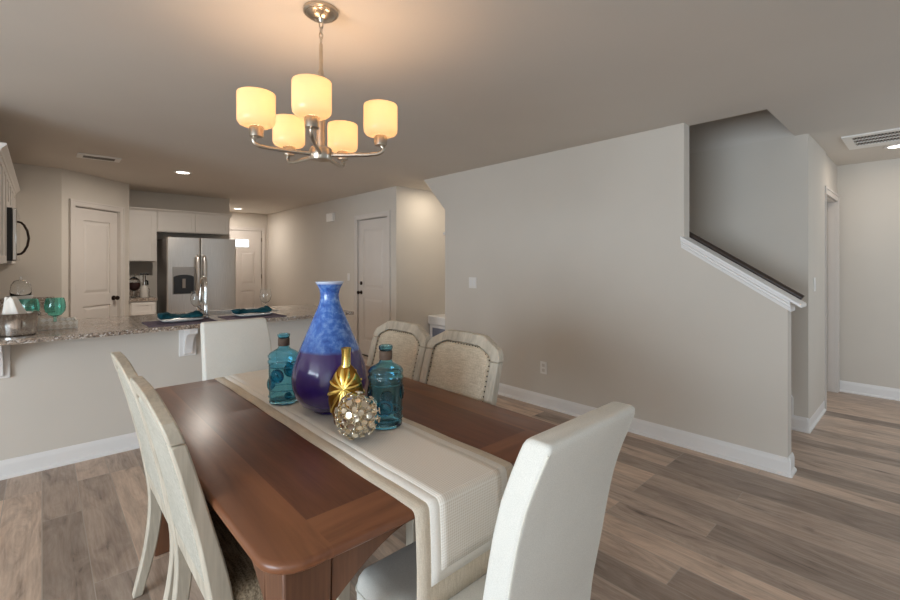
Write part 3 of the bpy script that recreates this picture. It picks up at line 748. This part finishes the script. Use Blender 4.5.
# white cushioned bench in the nook
t = thing('nook_bench', 'white cushioned bench with grey panel in the lit nook', 'bench', (4.12, 4.3, 0))
MB().box((0.02, 0.0, 0.0), (0.46, 0.63, 0.50)).build('base', M['trim'], t, smooth=False)
MB().box((0.012, 0.05, 0.04), (0.0195, 0.56, 0.46)).build('side_panel', M['bench'], t, smooth=False)
MB().loft([(0.235, 0.315, 0.505, 0.49, 0.66), (0.235, 0.315, 0.63, 0.49, 0.66)], 0.02).build('cushion', M['trim'], t, bevel=0.012)

# ------------------------------------------------------------------ items on the bar
def place_setting(x, y, glass_xy, which):
    where = {'l': 'left of the faucet', 'r': 'right of the faucet'}[which]
    t = MB().loft([(0, 0, 0, 0.46, 0.36), (0, 0, 0.004, 0.46, 0.36)], 0.01).build('placemat', M['mat_purple'], None, (x-0.0, y-0.03, CT1+0.0005)); tag(t, 'plum grey placemat on the granite bar, ' + where, 'placemat', 'placemats on the bar')
    z0 = CT1+0.005
    p = MB()
    prof = [(0.17, 0.0), (0.20, 0.004), (0.27, 0.012), (0.285, 0.019), (0.285, 0.022), (0.27, 0.017), (0.20, 0.008), (0.10, 0.007)]
    p.loft([(0, 0, z, wq, wq*0.86) for wq, z in prof], 0.03)
    tag(p.build('plate', M['white_cer'], None, (x+0.01, y+0.02, z0)), 'white square plate under a teal napkin, ' + where, 'plate', 'plates on the bar')
    nk = MB(); rng = random.Random(3 if which == 'l' else 9)
    rs = []
    for k in range(15):
        u = k/14; yy = 0.0; w_ = 0.042+0.04*abs(math.cos(u*PI*1.0))+0.018*rng.random()
        hgt = 0.026+0.012*rng.random() if 0.35 < u < 0.65 else 0.032+0.024*rng.random()
        xx = -0.15+0.30*u
        ring = []
        for q in range(14):
            a = 2*PI*q/14; ca, sa = math.cos(a), math.sin(a)
            rr = 1+0.22*math.sin(3*a+u*11)+0.12*rng.random()
            ring.append((xx, w_*ca*rr+0.012*math.sin(u*7), max(0.0, hgt*0.5*(1+sa*rr))))
        rs.append(ring)
    nk.rings(rs)
    tag(nk.build('napkin', M['teal_cloth'], None, (x+0.01, y+0.02, z0+0.0225), subs=1), 'teal folded cloth napkin on the white plate, ' + where, 'napkin', 'napkins on the bar')
    wine_glass(glass_xy, 'clear stemmed wine glass behind the plate, ' + where)
def wine_glass(xy, label):
    t = thing('wine_glass', label, 'glass', (xy[0], xy[1], CT1+0.0005), 0, 'wine glasses on the bar')
    MB().lathe([(0.036, 0), (0.036, 0.002), (0.012, 0.006), (0.005, 0.012)], 24).build('foot', M['clear'], t)
    MB().lathe([(0.0045, 0.0105), (0.004, 0.05), (0.0045, 0.098)], 12).build('stem', M['clear'], t)
    out = [(0.004, 0.096), (0.024, 0.105), (0.044, 0.13), (0.05, 0.158), (0.047, 0.192), (0.040, 0.228)]
    MB().lathe(out+[(r-0.0015, z) for r, z in reversed(out[1:])]+[(0.002, 0.0985)], 28).build('bowl', M['clear'], t)
place_setting(0.80, 4.02, (0.955, 4.165), 'l')
place_setting(1.345, 4.02, (1.51, 4.14), 'r')
# tray with two goblets
t = thing('serving_tray', 'cream patterned serving tray on the granite bar', 'tray', (-0.045, 4.32, CT1+0.0005), 0.0)
tw, td = 0.235, 0.16
MB().box((-tw, -td, 0), (tw, td, 0.008)).build('bottom', M['tray'], t)
for nm, a, b_ in (('side', (-tw, -td, 0.008), (tw, -td+0.012, 0.05)), ('side', (-tw, td-0.012, 0.008), (tw, td, 0.05)), ('side', (-tw, -td+0.012, 0.008), (-tw+0.012, td-0.012, 0.05)), ('side', (tw-0.012, -td+0.012, 0.008), (tw, td-0.012, 0.05))):
    MB().box(a, b_).build(nm, M['tray'], t, bevel=0.002)
def goblet(x, y, label):
    t = thing('goblet', label, 'goblet', (x, y, CT1+0.0095), 0, 'teal goblets on the tray')
    MB().lathe([(0.04, 0), (0.04, 0.003), (0.014, 0.008)], 24).build('foot', M['goblet_glass'], t)
    MB().lathe([(0.013, 0.0075), (0.0095, 0.02), (0.009, 0.05), (0.014, 0.066)], 14).build('stem', M['goblet_glass'], t)
    out = [(0.014, 0.064), (0.038, 0.076), (0.057, 0.104), (0.062, 0.134), (0.059, 0.168), (0.051, 0.20)]
    MB().lathe(out+[(r-0.003, z) for r, z in reversed(out[1:])]+[(0.006, 0.069)], 28).build('bowl', M['goblet_glass'], t)
goblet(-0.07, 4.33, 'teal glass goblet on the tray, nearer the metal bucket')
goblet(0.070, 4.33, 'teal glass goblet on the tray, nearer the pantry door')
# metal bucket
t = thing('metal_bucket', 'shiny metal wine bucket holding a white napkin on the bar', 'bucket', (-0.115, 4.0, CT1+0.0005))
out = [(0.086, 0.0), (0.094, 0.006), (0.102, 0.07), (0.108, 0.138), (0.112, 0.142)]
MB().lathe(out+[(r-0.005, z) for r, z in reversed(out[1:])]+[(0.08, 0.006)], 36).build('bowl', M['chrome'], t)
for sg in (-1, 1):
    MB().tube([(sg*0.105, -0.03, 0.12), (sg*0.135, -0.022, 0.125), (sg*0.14, 0, 0.125), (sg*0.135, 0.022, 0.125), (sg*0.105, 0.03, 0.12)], 0.006, 8).build('handle', M['chrome'], t)
nk = MB(); rs = []
for k in range(9):
    u = k/8; ring = []
    for q in range(20):
        a = 2*PI*q/20; r = (0.062-0.022*u+0.010*math.sin(u*5))*(1+(0.10+0.20*u)*math.sin(5*a+u*2))
        ring.append((r*math.cos(a)-0.035*u, r*math.sin(a), 0.02+0.215*u+0.02*math.sin(3*a)*u))
    rs.append(ring)
nk.rings(rs)
tag(nk.build('cloth_napkin', M['runner_hem'], None, (-0.115, 4.0, CT1+0.006), subs=1), 'white cloth standing up out of the metal bucket', 'napkin')
# footed dish under a glass dome
t = thing('domed_cake_stand', 'small white footed dish under a glass dome behind the bucket', 'cake stand', (-0.13, 5.15, CT1+0.0005))
t.scale = (0.85, 0.85, 1.2)
MB().lathe([(0.055, 0), (0.05, 0.01), (0.02, 0.02), (0.016, 0.09), (0.04, 0.11), (0.085, 0.135), (0.095, 0.16), (0.09, 0.162), (0.02, 0.135)], 28).build('pedestal_dish', M['white_cer'], t)
MB().lathe([(0.084, 0.158), (0.06, 0.175), (0.02, 0.185), (0.001, 0.188)], 20).build('filling', M['moss'], t)
out = [(0.078, 0.166), (0.08, 0.19), (0.072, 0.235), (0.05, 0.262), (0.012, 0.27)]
MB().lathe(out+[(0.012, 0.29), (0.001, 0.292)], 24, cap=False).build('glass_dome', M['clear'], t, solid=0.002)
# back counter pieces
t = thing('footed_glass_jar', 'footed glass jar with dark filling on the back counter', 'jar', (0.93, 7.42, 0.9155))
MB().lathe([(0.045, 0), (0.043, 0.006), (0.012, 0.012), (0.01, 0.08), (0.02, 0.095)], 20).build('foot', M['clear'], t)
MB().lathe([(0.02, 0.094), (0.06, 0.12), (0.075, 0.16), (0.074, 0.205), (0.002, 0.21)], 24).build('filling', M['fruit'], t)
MB().lathe([(0.076, 0.211), (0.066, 0.24), (0.03, 0.275), (0.012, 0.285), (0.016, 0.31), (0.001, 0.325)], 24).build('glass_lid', M['clear'], t)
t = thing('soda_siphon', 'pale bottle with silver pump top on the back counter', 'bottle', (1.04, 7.36, 0.9155))
MB().lathe([(0.05, 0), (0.052, 0.01), (0.05, 0.1), (0.035, 0.15), (0.022, 0.165)], 24).build('body', M['canister'], t)
MB().lathe([(0.022, 0.164), (0.018, 0.2), (0.018, 0.30), (0.012, 0.31)], 18).build('neck', M['chrome'], t)
MB().tube([(-0.05, 0, 0.318), (0, 0, 0.325), (0.05, 0, 0.315)], 0.012, 10).build('pump_lever', M['black'], t)
MB().tube([(0.015, -0.004, 0.23), (0.032, -0.01, 0.225), (0.036, -0.01, 0.17)], 0.012, 10).build('side_grip', M['black'], t)

# ------------------------------------------------------------------ chandelier
CX, CY, CZ = 0.862, 1.736, 1.832
t = thing('chandelier', 'brushed nickel five-light chandelier with cream glass drum shades', 'chandelier', (CX, CY, CZ))
MB().lathe([(0.072, H-CZ-0.0005), (0.072, H-CZ-0.012), (0.066, H-CZ-0.018), (0.06, H-CZ-0.018), (0.05, H-CZ-0.028), (0.012, H-CZ-0.036), (0.006, H-CZ-0.05)], 32).build('canopy', M['nickel'], t)
ch = MB()
for k in range(4):
    zc = H-CZ-0.062-k*0.022; n = 12
    ang = 0 if k % 2 == 0 else PI/2
    pts = [(0.008*math.cos(2*PI*q/n)*math.cos(ang), 0.008*math.cos(2*PI*q/n)*math.sin(ang), zc+0.0155*math.sin(2*PI*q/n)) for q in range(n+1)]
    ch.tube(pts, 0.0022, 6)
ch.build('chain', M['nickel'], t)
MB().lathe([(0.005, H-CZ-0.135), (0.0075, H-CZ-0.145), (0.0075, 0.36), (0.011, 0.35), (0.011, 0.335), (0.017, 0.33), (0.017, 0.03)], 16).build('stem', M['nickel'], t)
MB().lathe([(0.001, -0.03), (0.012, -0.028), (0.042, -0.022), (0.046, -0.012), (0.046, 0.022), (0.04, 0.03), (0.017, 0.036)], 28).build('hub', M['nickel'], t)
RA = 0.252
Fv = Vector((math.sin(YAW), math.cos(YAW))); Rv = Vector((math.cos(YAW), -math.sin(YAW)))
for k in range(5):
    a = math.radians((-2, -81, -147, -220, -277)[k]); dv = Rv*math.cos(a)+Fv*math.sin(a); ux, uy = dv.x, dv.y
    arm = [(ux*r, uy*r, z) for r, z in ((0.04, 0.0), (0.12, 0.0), (0.20, 0.0), (0.24, 0.003), (0.258, 0.012), (0.2645, 0.026), (RA, 0.042))]
    MB().tube(arm, 0.0085, 10).build('arm', M['nickel'], t)
    c = (ux*RA, uy*RA, 0)
    cup = MB().lathe([(0.012, 0.034), (0.025, 0.038), (0.027, 0.072), (0.024, 0.078)], 20, c).build('socket_cup', M['nickel'], t)
    prof = [(0.026, 0.0775), (0.052, 0.080), (0.062, 0.085), (0.069, 0.095), (0.070, 0.108), (0.070, 0.203), (0.0685, 0.206)]
    MB().lathe(prof, 36, c, cap=False).build('lamp_shade', M['shade'], t, solid=0.003)
    MB().lathe([(0.01, 0.0785), (0.012, 0.10), (0.02, 0.125), (0.018, 0.148), (0.002, 0.156)], 14, c).build('bulb_glass', M['lens'], t)
    l = bpy.data.lights.new('bulb', 'POINT'); l.energy = 1.75; l.color = (1, 0.66, 0.40); l.shadow_soft_size = 0.026
    o = bpy.data.objects.new('bulb', l); C.objects.link(o); o.location = (c[0], c[1], 0.165); o.parent = t

# ------------------------------------------------------------------ dining table and what is on it
TX, TY = 0.892, 1.742
TW, TL, TH = 1.134, 1.735, 0.76
t = thing('dining_table', 'dark brown stained wooden dining table with rounded corners', 'table', (TX, TY, 0))
def rrect(wx, wy, r, bow, seg=6, n=8):
    pts = []
    hx, hy = wx/2, wy/2
    for q, (sx, sy) in enumerate(((1, -1), (1, 1), (-1, 1), (-1, -1))):
        ox, oy = sx*(hx-r), sy*(hy-r); a0 = -PI/2+q*PI/2
        for k in range(seg+1): pts.append((ox+r*math.cos(a0+PI/2*k/seg), oy+r*math.sin(a0+PI/2*k/seg)))
        # bowed side towards the next corner
        for j in range(1, n):
            u = j/n; b_ = bow*4*u*(1-u)
            if q == 0: pts.append((hx+b_, -hy+r+(2*hy-2*r)*u))
            elif q == 1: pts.append((hx-r-(2*hx-2*r)*u, hy+b_))
            elif q == 2: pts.append((-hx-b_, hy-r-(2*hy-2*r)*u))
            else: pts.append((-hx+r+(2*hx-2*r)*u, -hy-b_))
    return pts
mb = MB()
lv = [(-0.012, 0.733), (-0.003, 0.735), (0.0, 0.740), (0.0, 0.751), (-0.003, 0.757), (-0.009, 0.760)]
mb.rings([[(x, y, z) for x, y in rrect(TW-0.012+2*d, TL-0.012+2*d, 0.085, 0.006)] for d, z in lv])
mb.build('tabletop', M['table_top'], t, angle=0.9)
lx, ly, lw = TW/2-0.105, TL/2-0.105, 0.115
for sx in (-1, 1):
    for sy in (-1, 1):
        MB().loft([(sx*lx, sy*ly, 0.0, lw*0.72, lw*0.72), (sx*lx, sy*ly, 0.45, lw*0.9, lw*0.9), (sx*lx, sy*ly, 0.7325, lw, lw)]).build('leg', M['table_leg'], t, bevel=0.006)
def apron(half):
    pts = [(-half, 0.7325), (half, 0.7325)]
    low = []
    n = 24
    for k in range(n+1):
        x = half-2*half*k/n; e = half-abs(x)
        z = 0.702-0.105*max(0.0, 1-e/0.22)**1.6
        low.append((x, z))
    return pts+low
for sy in (-1, 1):
    MB().prism(apron(lx-lw/2), 'y', sy*(ly+0.042)-0.012, sy*(ly+0.042)+0.012).build('apron', M['table_leg'], t, smooth=False)
for sx in (-1, 1):
    MB().prism(apron(ly-lw/2), 'x', sx*(lx+0.042)-0.012, sx*(lx+0.042)+0.012).build('apron', M['table_leg'], t, smooth=False)

# runner
RX0, RX1 = 0.680, 1.062
t = thing('table_runner', 'cream woven table runner with beige border draped over the table', 'table runner', (0, 0, 0))
yn, yf = TY-TL/2-0.006, TY+TL/2+0.006
def runner_path(off, z_end):
    # distance along, near drop -> top -> far drop : list of (y, z, side wobble)
    r = 0.016
    p = []
    for k in range(7): z = z_end+(TH-r-z_end)*k/6; p.append((yn-off-0.003-0.008*math.sin((TH-z)*9), z))
    for k in range(1, 6): a = PI-(PI/2)*k/5; p.append((yn+r-off*0-0.003+(r+off)*math.cos(a), TH-r+0.0025+(r+off)*math.sin(a)))
    for k in range(1, 24): p.append((yn+r+(yf-yn-2*r)*k/24, TH+0.0025+off+0.0012*math.sin(k*1.3)))
    for k in range(0, 6): a = PI/2-(PI/2)*k/5; p.append((yf-r+0.003+(r+off)*math.cos(a), TH-r+0.0025+(r+off)*math.sin(a)))
    for k in range(1, 6): z = TH-r-(TH-r-z_end)*k/5; p.append((yf+off+0.003, z))
    return p
def cloth(name, x0, x1, off, z_end, mat, th=0.0016, trimy=None):
    mb = MB(); p = runner_path(off, z_end); n = 10
    bm = mb.bm
    vs = [[bm.verts.new((x0+(x1-x0)*k/n, y, z)) for k in range(n+1)] for y, z in p]
    for i in range(len(vs)-1):
        for k in range(n): mb.face([vs[i][k], vs[i][k+1], vs[i+1][k+1], vs[i+1][k]])
    return mb.build(name, mat, t, solid=th)
cloth('border', RX0, RX1, 0.0, 0.492, M['runner_border'])
cloth('hem', RX0+0.045, RX1-0.035, 0.002, 0.558, M['runner_hem'])
cloth('woven_panel', RX0+0.078, RX1-0.062, 0.0036, 0.585, M['runner_panel'])

TZ = TH+0.0085
# vase
t = MB()
prof = [(0.058, 0.0), (0.064, 0.004), (0.066, 0.012), (0.075, 0.016), (0.11, 0.035), (0.136, 0.068), (0.149, 0.11), (0.151, 0.15), (0.144, 0.19), (0.129, 0.235), (0.111, 0.28), (0.092, 0.325), (0.073, 0.37), (0.056, 0.41), (0.044, 0.44), (0.0385, 0.462), (0.038, 0.482), (0.042, 0.502), (0.050, 0.519), (0.058, 0.531), (0.0575, 0.534), (0.053, 0.532), (0.044, 0.515), (0.033, 0.48), (0.03, 0.45)]
ot = t.lathe(prof, 56).build('ceramic_vase', M['glaze'], None, (0.878, 1.69, TZ), angle=1.2)
tag(ot, 'tall blue and violet glazed teardrop vase on the runner', 'vase')

# teal bottles
def bottle(loc, rz, label):
    t = thing('glass_bottle', label, 'bottle', loc, rz, 'teal glass bottles on the runner')
    p = [(0.055, 0.0), (0.061, 0.004), (0.0625, 0.012), (0.061, 0.022), (0.0615, 0.05), (0.0625, 0.11), (0.064, 0.172), (0.067, 0.178), (0.067, 0.184), (0.0635, 0.189), (0.0635, 0.196), (0.0665, 0.201), (0.066, 0.207), (0.058, 0.218), (0.040, 0.228), (0.027, 0.236), (0.0225, 0.246), (0.021, 0.28), (0.026, 0.287), (0.027, 0.296), (0.024, 0.300)]
    q = [(r-0.004, z) for r, z in reversed(p[2:])]
    b = MB().lathe(p+q+[(0.02, 0.010)], 40).build('body', M['teal_glass'], t)
    MB().rings([[(r*math.cos(2*PI*k/24), r*math.sin(2*PI*k/24), z) for k in range(24)] for r, z in ((0.0228, 0.247), (0.0245, 0.25), (0.0245, 0.279), (0.0215, 0.281))], cap=False).build('neck_band', M['cord'], t)
    for k, (a, z, s) in enumerate(((20, 0.125, 1.0), (110, 0.085, 0.9), (200, 0.125, 1.0), (290, 0.080, 1.0), (65, 0.04, 0.5))):
        a = math.radians(a); mb = MB()
        mb.lathe([(0.031*s, 0.0), (0.030*s, 0.005), (0.024*s, 0.009), (0.018*s, 0.008), (0.012*s, 0.011), (0.001, 0.012)], 18)
        o = mb.build('medallion', M['teal_dark'], t, (0.0575*math.cos(a), 0.0575*math.sin(a), z))
        o.rotation_euler = Vector((math.cos(a), math.sin(a), 0)).to_track_quat('Z', 'Y').to_euler()
    for z in (0.03, 0.06, 0.16):
        mb = MB(); mb.rings([[((0.0625+0.0022*math.cos(q_))*math.cos(2*PI*k/32), (0.0625+0.0022*math.cos(q_))*math.sin(2*PI*k/32), z+0.0022*math.sin(q_)) for k in range(32)] for q_ in [j*PI/3 for j in range(6)]], cap=False, closed=True)
        mb.build('ridge', M['teal_glass'], t)
    return t
b1 = bottle((0.785, 1.935, TZ), math.radians(200), 'teal glass bottle with brown neck band left of the vase, near the far chair')
dup(b1, (0.955, 1.395, TZ), math.radians(-58), 'teal glass bottle with brown neck band beside the silver ball')

# gold bottle: flattened oval with raised leaf ribs
t = thing('gold_bottle', 'gold oval bottle with raised leaf ribs in front of the vase', 'bottle', (0.838, 1.485, TZ), -YAW)
def gp(u):   # half width, z along the height
    return 0.066*math.sin(PI*min(max(u, 0), 1))**0.62
p = [(0.03, 0.0), (0.034, 0.004)]+[(max(0.03 if u < .2 else 0.02, gp(0.1+0.82*u)), 0.008+0.212*u) for u in [k/14 for k in range(15)]]+[(0.017, 0.232), (0.0155, 0.27), (0.0175, 0.285), (0.019, 0.292), (0.014, 0.292), (0.012, 0.25)]
body = MB().lathe(p, 36, sy=0.62).build('body', M['gold_dark'], t)
MB().lathe([(0.020, 0.222), (0.0175, 0.232), (0.0165, 0.27), (0.0185, 0.286), (0.0195, 0.293), (0.013, 0.2935), (0.012, 0.24)], 24, sy=0.9).build('neck', M['gold'], t)
def gsurf(a, u, o=0.0):
    r = interp([(z, rr) for rr, z in p[2:17]], 0.008+0.212*u)+o
    return Vector((r*math.cos(a), 0.62*r*math.sin(a), 0.008+0.212*u))
for side in (-1, 1):
    for k in range(12):
        # ribs fan out of a point low on the face
        ang = PI*2*k/12+0.2
        pts = []
        for j in range(9):
            s = j/8
            aa = side*PI/2+1.35*s*math.cos(ang)
            uu = 0.66+(0.36 if math.sin(ang) > 0 else 0.64)*s*math.sin(ang)
            uu = min(max(uu, 0.0), 0.99)
            pts.append(gsurf(aa, uu, 0.001))
        rad = [0.0032+0.0072*math.sin(PI*min(1, 0.12+0.8*j/8)) for j in range(9)]
        MB().tube(pts, rad, 8, flat=0.8).build('rib', M['gold'], t)
# silver ball of rods with disc ends
t = thing('starburst_ball', 'champagne silver starburst ball of little discs on the runner', 'ornament', (0.802, 1.345, TZ+0.083), 0)
MB().lathe([(0.001, -0.022), (0.012, -0.018), (0.02, -0.008), (0.022, 0.0), (0.02, 0.008), (0.012, 0.018), (0.001, 0.022)], 16).build('core', M['silver'], t)
stems = []
for v_i in range(3):
    L_ = 0.079-0.006*v_i; r_ = (0.0115, 0.010, 0.0088)[v_i]
    mb = MB(); mb.tube([(0, 0, 0.015), (0, 0, L_-0.002)], 0.0016, 6)
    mb.lathe([(0.002, L_-0.004), (r_*0.8, L_-0.003), (r_, L_-0.001), (r_*0.96, L_+0.001), (r_*0.3, L_)], 12)
    o = mb.build('stem', M['silver'], None); stems.append(o)
NS = 96
for k in range(NS):
    z = 1-2*(k+0.5)/NS; rr = math.sqrt(1-z*z); a = k*2.399963
    base = stems[k % 3]
    o = base.copy() if k >= 3 else base
    if k >= 3: C.objects.link(o)
    o.parent = t
    d_ = Vector((rr*math.cos(a), rr*math.sin(a), z))
    o.rotation_euler = d_.to_track_quat('Z', 'Y').to_euler()

# ------------------------------------------------------------------ white parsons chairs (local: faces +Y)
def make_parson(loc, rz, label):
    t = thing('slipcovered_chair', label, 'chair', loc, rz, 'white slipcovered end chairs')
    yf = smooth_tab([(0.30, -0.175), (0.48, -0.19), (0.61, -0.214), (0.84, -0.261), (1.01, -0.325)])
    wd = smooth_tab([(0.30, 0.41), (0.48, 0.41), (0.84, 0.402), (1.01, 0.386)])
    secs = []
    th = 0.072
    for z in (0.30, 0.42, 0.48, 0.55, 0.62, 0.70, 0.78, 0.86, 0.93, 0.975): secs.append((0, yf(z)-th/2, z, wd(z), th))
    for z, ins in ((0.996, 0.001), (1.006, 0.004), (1.012, 0.011), (1.0135, 0.02)): secs.append((0, yf(z)-th/2, z, wd(z)-ins*1.2, max(0.012, th-ins*1.7)))
    MB().loft(secs, 0.012, 4).build('backrest', M['parson'], t, angle=1.2)
    for s in (-1, 1):
        pts = [(s*(wd(z)/2-0.006), yf(z)-th+0.004, z) for z in [0.32+0.672*k/16 for k in range(17)]]
        MB().tube(pts, 0.0035, 6).build('piping', M['piping'], t)
    MB().tube([(x, yf(0.992)-th+0.004, 0.993) for x in (-0.187, -0.1, 0, 0.1, 0.187)], 0.0035, 6).build('piping', M['piping'], t)
    secs = [(0, 0.02, z, 0.53-ins, 0.44-ins) for z, ins in ((0.30, 0.0), (0.31, 0.0), (0.44, 0.0), (0.462, 0.006), (0.476, 0.02), (0.485, 0.05), (0.489, 0.12))]
    MB().loft(secs, 0.035, 5).build('seat', M['parson'], t, angle=1.2)
    ring = []
    hx, hy, r = 0.266, 0.221, 0.035
    for q, (sx, sy) in enumerate(((-1, -1), (1, -1), (1, 1), (-1, 1))):
        for k in range(5):
            a = PI+q*PI/2+PI/2*k/4; ring.append((sx*(hx-r)+r*math.cos(a), 0.02+sy*(hy-r)+r*math.sin(a), 0.437))
    MB().tube(ring+ring[:1], 0.003, 6).build('piping', M['piping'], t)
    for sx in (-1, 1):
        for sy, yy in ((-1, -0.185), (1, 0.215)):
            MB().loft([(sx*0.215, yy-0.02*(sy < 0), 0.0, 0.032, 0.032), (sx*0.215, yy, 0.2995, 0.045, 0.045)]).build('leg', M['wash'], t, bevel=0.004)
    return t
pc = make_parson((0.930, 0.903, 0), 0, 'white slipcovered chair at the near end of the table, back turned')
dup(pc, (0.915, 2.690, 0), PI, 'white slipcovered chair at the far end of the table by the bar')

# ------------------------------------------------------------------ whitewashed dining chairs (local: faces +X)
def make_side(loc, rz, label):
    t = thing('dining_chair', label, 'chair', loc, rz, 'whitewashed dining chairs along the table')
    xb = smooth_tab([(0.0, -0.225), (0.20, -0.178), (0.38, -0.163), (0.55, -0.184), (0.7, -0.212), (0.91, -0.264), (1.03, -0.303)])
    dep = smooth_tab([(0.0, 0.036), (0.30, 0.048), (0.5, 0.054), (0.7, 0.042), (0.91, 0.037), (1.03, 0.034)])
    xf = lambda z: xb(z)+dep(z)
    HO, HI = 0.258, 0.208; ZJ = 0.922
    for s in (-1, 1):
        zs = [ZJ*k/20 for k in range(21)]
        rs = []
        for z in zs:
            wo = HO-0.05*max(0, (0.5-z)/0.5); wi = HI-0.035*max(0, (0.5-z)/0.5)
            rs.append([(xb(z), s*wi, z), (xf(z), s*wi, z), (xf(z), s*wo, z), (xb(z), s*wo, z)])
        MB().rings(rs).build('leg', M['wash'], t, bevel=0.005, angle=0.5)
    o_ = [(-HO, ZJ+0.0015), (-0.255, 0.952), (-0.238, 0.977), (-0.14, 1.026), (-0.125, 1.030), (0, 1.033), (0.125, 1.030), (0.14, 1.026), (0.238, 0.977), (0.255, 0.952), (HO, ZJ+0.0015)]
    i_ = [(-HI, ZJ+0.0015), (-0.206, 0.931), (-0.192, 0.948), (-0.122, 0.978), (-0.11, 0.981), (0, 0.983), (0.11, 0.981), (0.122, 0.978), (0.192, 0.948), (0.206, 0.931), (HI, ZJ+0.0015)]
    MB().strip(o_, i_, xb, xf).build('top_rail', M['wash'], t, bevel=0.005, angle=0.5)
    zl0, zl1 = 0.425, 0.49
    MB().rings([[(xb(z)+0.006, y, z) for z in (zl0,)]+[(xf(zl0)-0.006, y, zl0), (xf(zl1)-0.006, y, zl1), (xb(zl1)+0.006, y, zl1)] for y in (-HI, HI)]).build('lower_rail', M['wash'], t, bevel=0.003)
    # padded linen panels, front and back
    def hw(z):
        tab = [(0.90, HI), (0.931, 0.206), (0.948, 0.192), (0.978, 0.122), (0.983, 0.10)]
        return interp(tab, z) if z > 0.90 else HI
    def panel(sgn, mat, name):
        mb = MB(); bm = mb.bm; nz, ny = 22, 12; rows = []
        for i in range(nz+1):
            z = 0.488+(0.982-0.488)*i/nz; h = hw(z)-0.001
            row = []
            for k in range(ny+1):
                y = -h+2*h*k/ny
                e = min(1.0, (h-abs(y))/0.035, (z-0.488)/0.035+0.0, (0.984-z)/0.03)
                e = max(0.0, e); puff = 0.012*math.sin(e*PI/2)
                base = xf(z)-0.012 if sgn > 0 else xb(z)+0.012
                row.append(bm.verts.new((base+sgn*puff, y, z)))
            rows.append(row)
        for i in range(nz):
            for k in range(ny): mb.face([rows[i][k], rows[i][k+1], rows[i+1][k+1], rows[i+1][k]])
        return mb.build(name, mat, t, angle=1.3, solid=0.004)
    panel(1, M['linen'], 'backrest')
    panel(-1, M['linen_back'], 'back_panel')
    # nail trim along the inside of the frame
    mb = MB()
    path = [(-HI+0.008, 0.52+0.38*k/17) for k in range(18)]+[(-0.196, 0.925), (-0.184, 0.938)]+[(-0.165+0.06*k/3, 0.948+0.024*k/3) for k in range(4)]+[(-0.09+0.18*k/9, 0.974) for k in range(10)]
    path += [(-y, z) for y, z in reversed(path[:24])]
    for y, z in path:
        mb.lathe([(0.0042, 0), (0.003, 0.0025), (0.0005, 0.0034)], 8, (0, 0, 0))
        for v in list(mb.bm.verts)[-24:]:
            x0, y0, z0 = v.co; v.co = (xf(z)-0.009+z0, y+x0, z+y0)
    mb.build('nail_trim', M['bronze'], t)
    # seat
    MB().loft([(0.075, 0, z, 0.385-ins, 0.50-ins) for z, ins in ((0.415, 0.01), (0.425, 0.0), (0.455, 0.0), (0.475, 0.012), (0.485, 0.04), (0.489, 0.10))], 0.03, 4).build('seat', M['seat_weave'], t, angle=1.2)
    mb = MB().box((0.215, -0.19, 0.355), (0.24, 0.19, 0.4145)).box((-0.115, -0.235, 0.355), (0.19, -0.21, 0.4145)).box((-0.115, 0.21, 0.355), (0.19, 0.235, 0.4145))
    mb.build('seat_frame', M['wash'], t, smooth=False)
    for s in (-1, 1):
        MB().loft([(0.222, s*0.217, 0, 0.034, 0.034), (0.220, s*0.217, 0.355, 0.05, 0.05), (0.220, s*0.217, 0.4145, 0.05, 0.05)]).build('leg', M['wash'], t, bevel=0.004)
    return t
sc = make_side((0.498, 1.525, 0), 0, 'whitewashed dining chair at the left table side, nearest to the camera')
dup(sc, (0.498, 2.042, 0), 0, 'whitewashed dining chair at the left table side, closer to the bar')
dup(sc, (1.293, 1.590, 0), PI, 'whitewashed dining chair with tan linen back, closer to the stair wall outlet')
dup(sc, (1.293, 2.112, 0), PI, 'whitewashed dining chair with tan linen back, behind the teal bottle and closer to the closet')
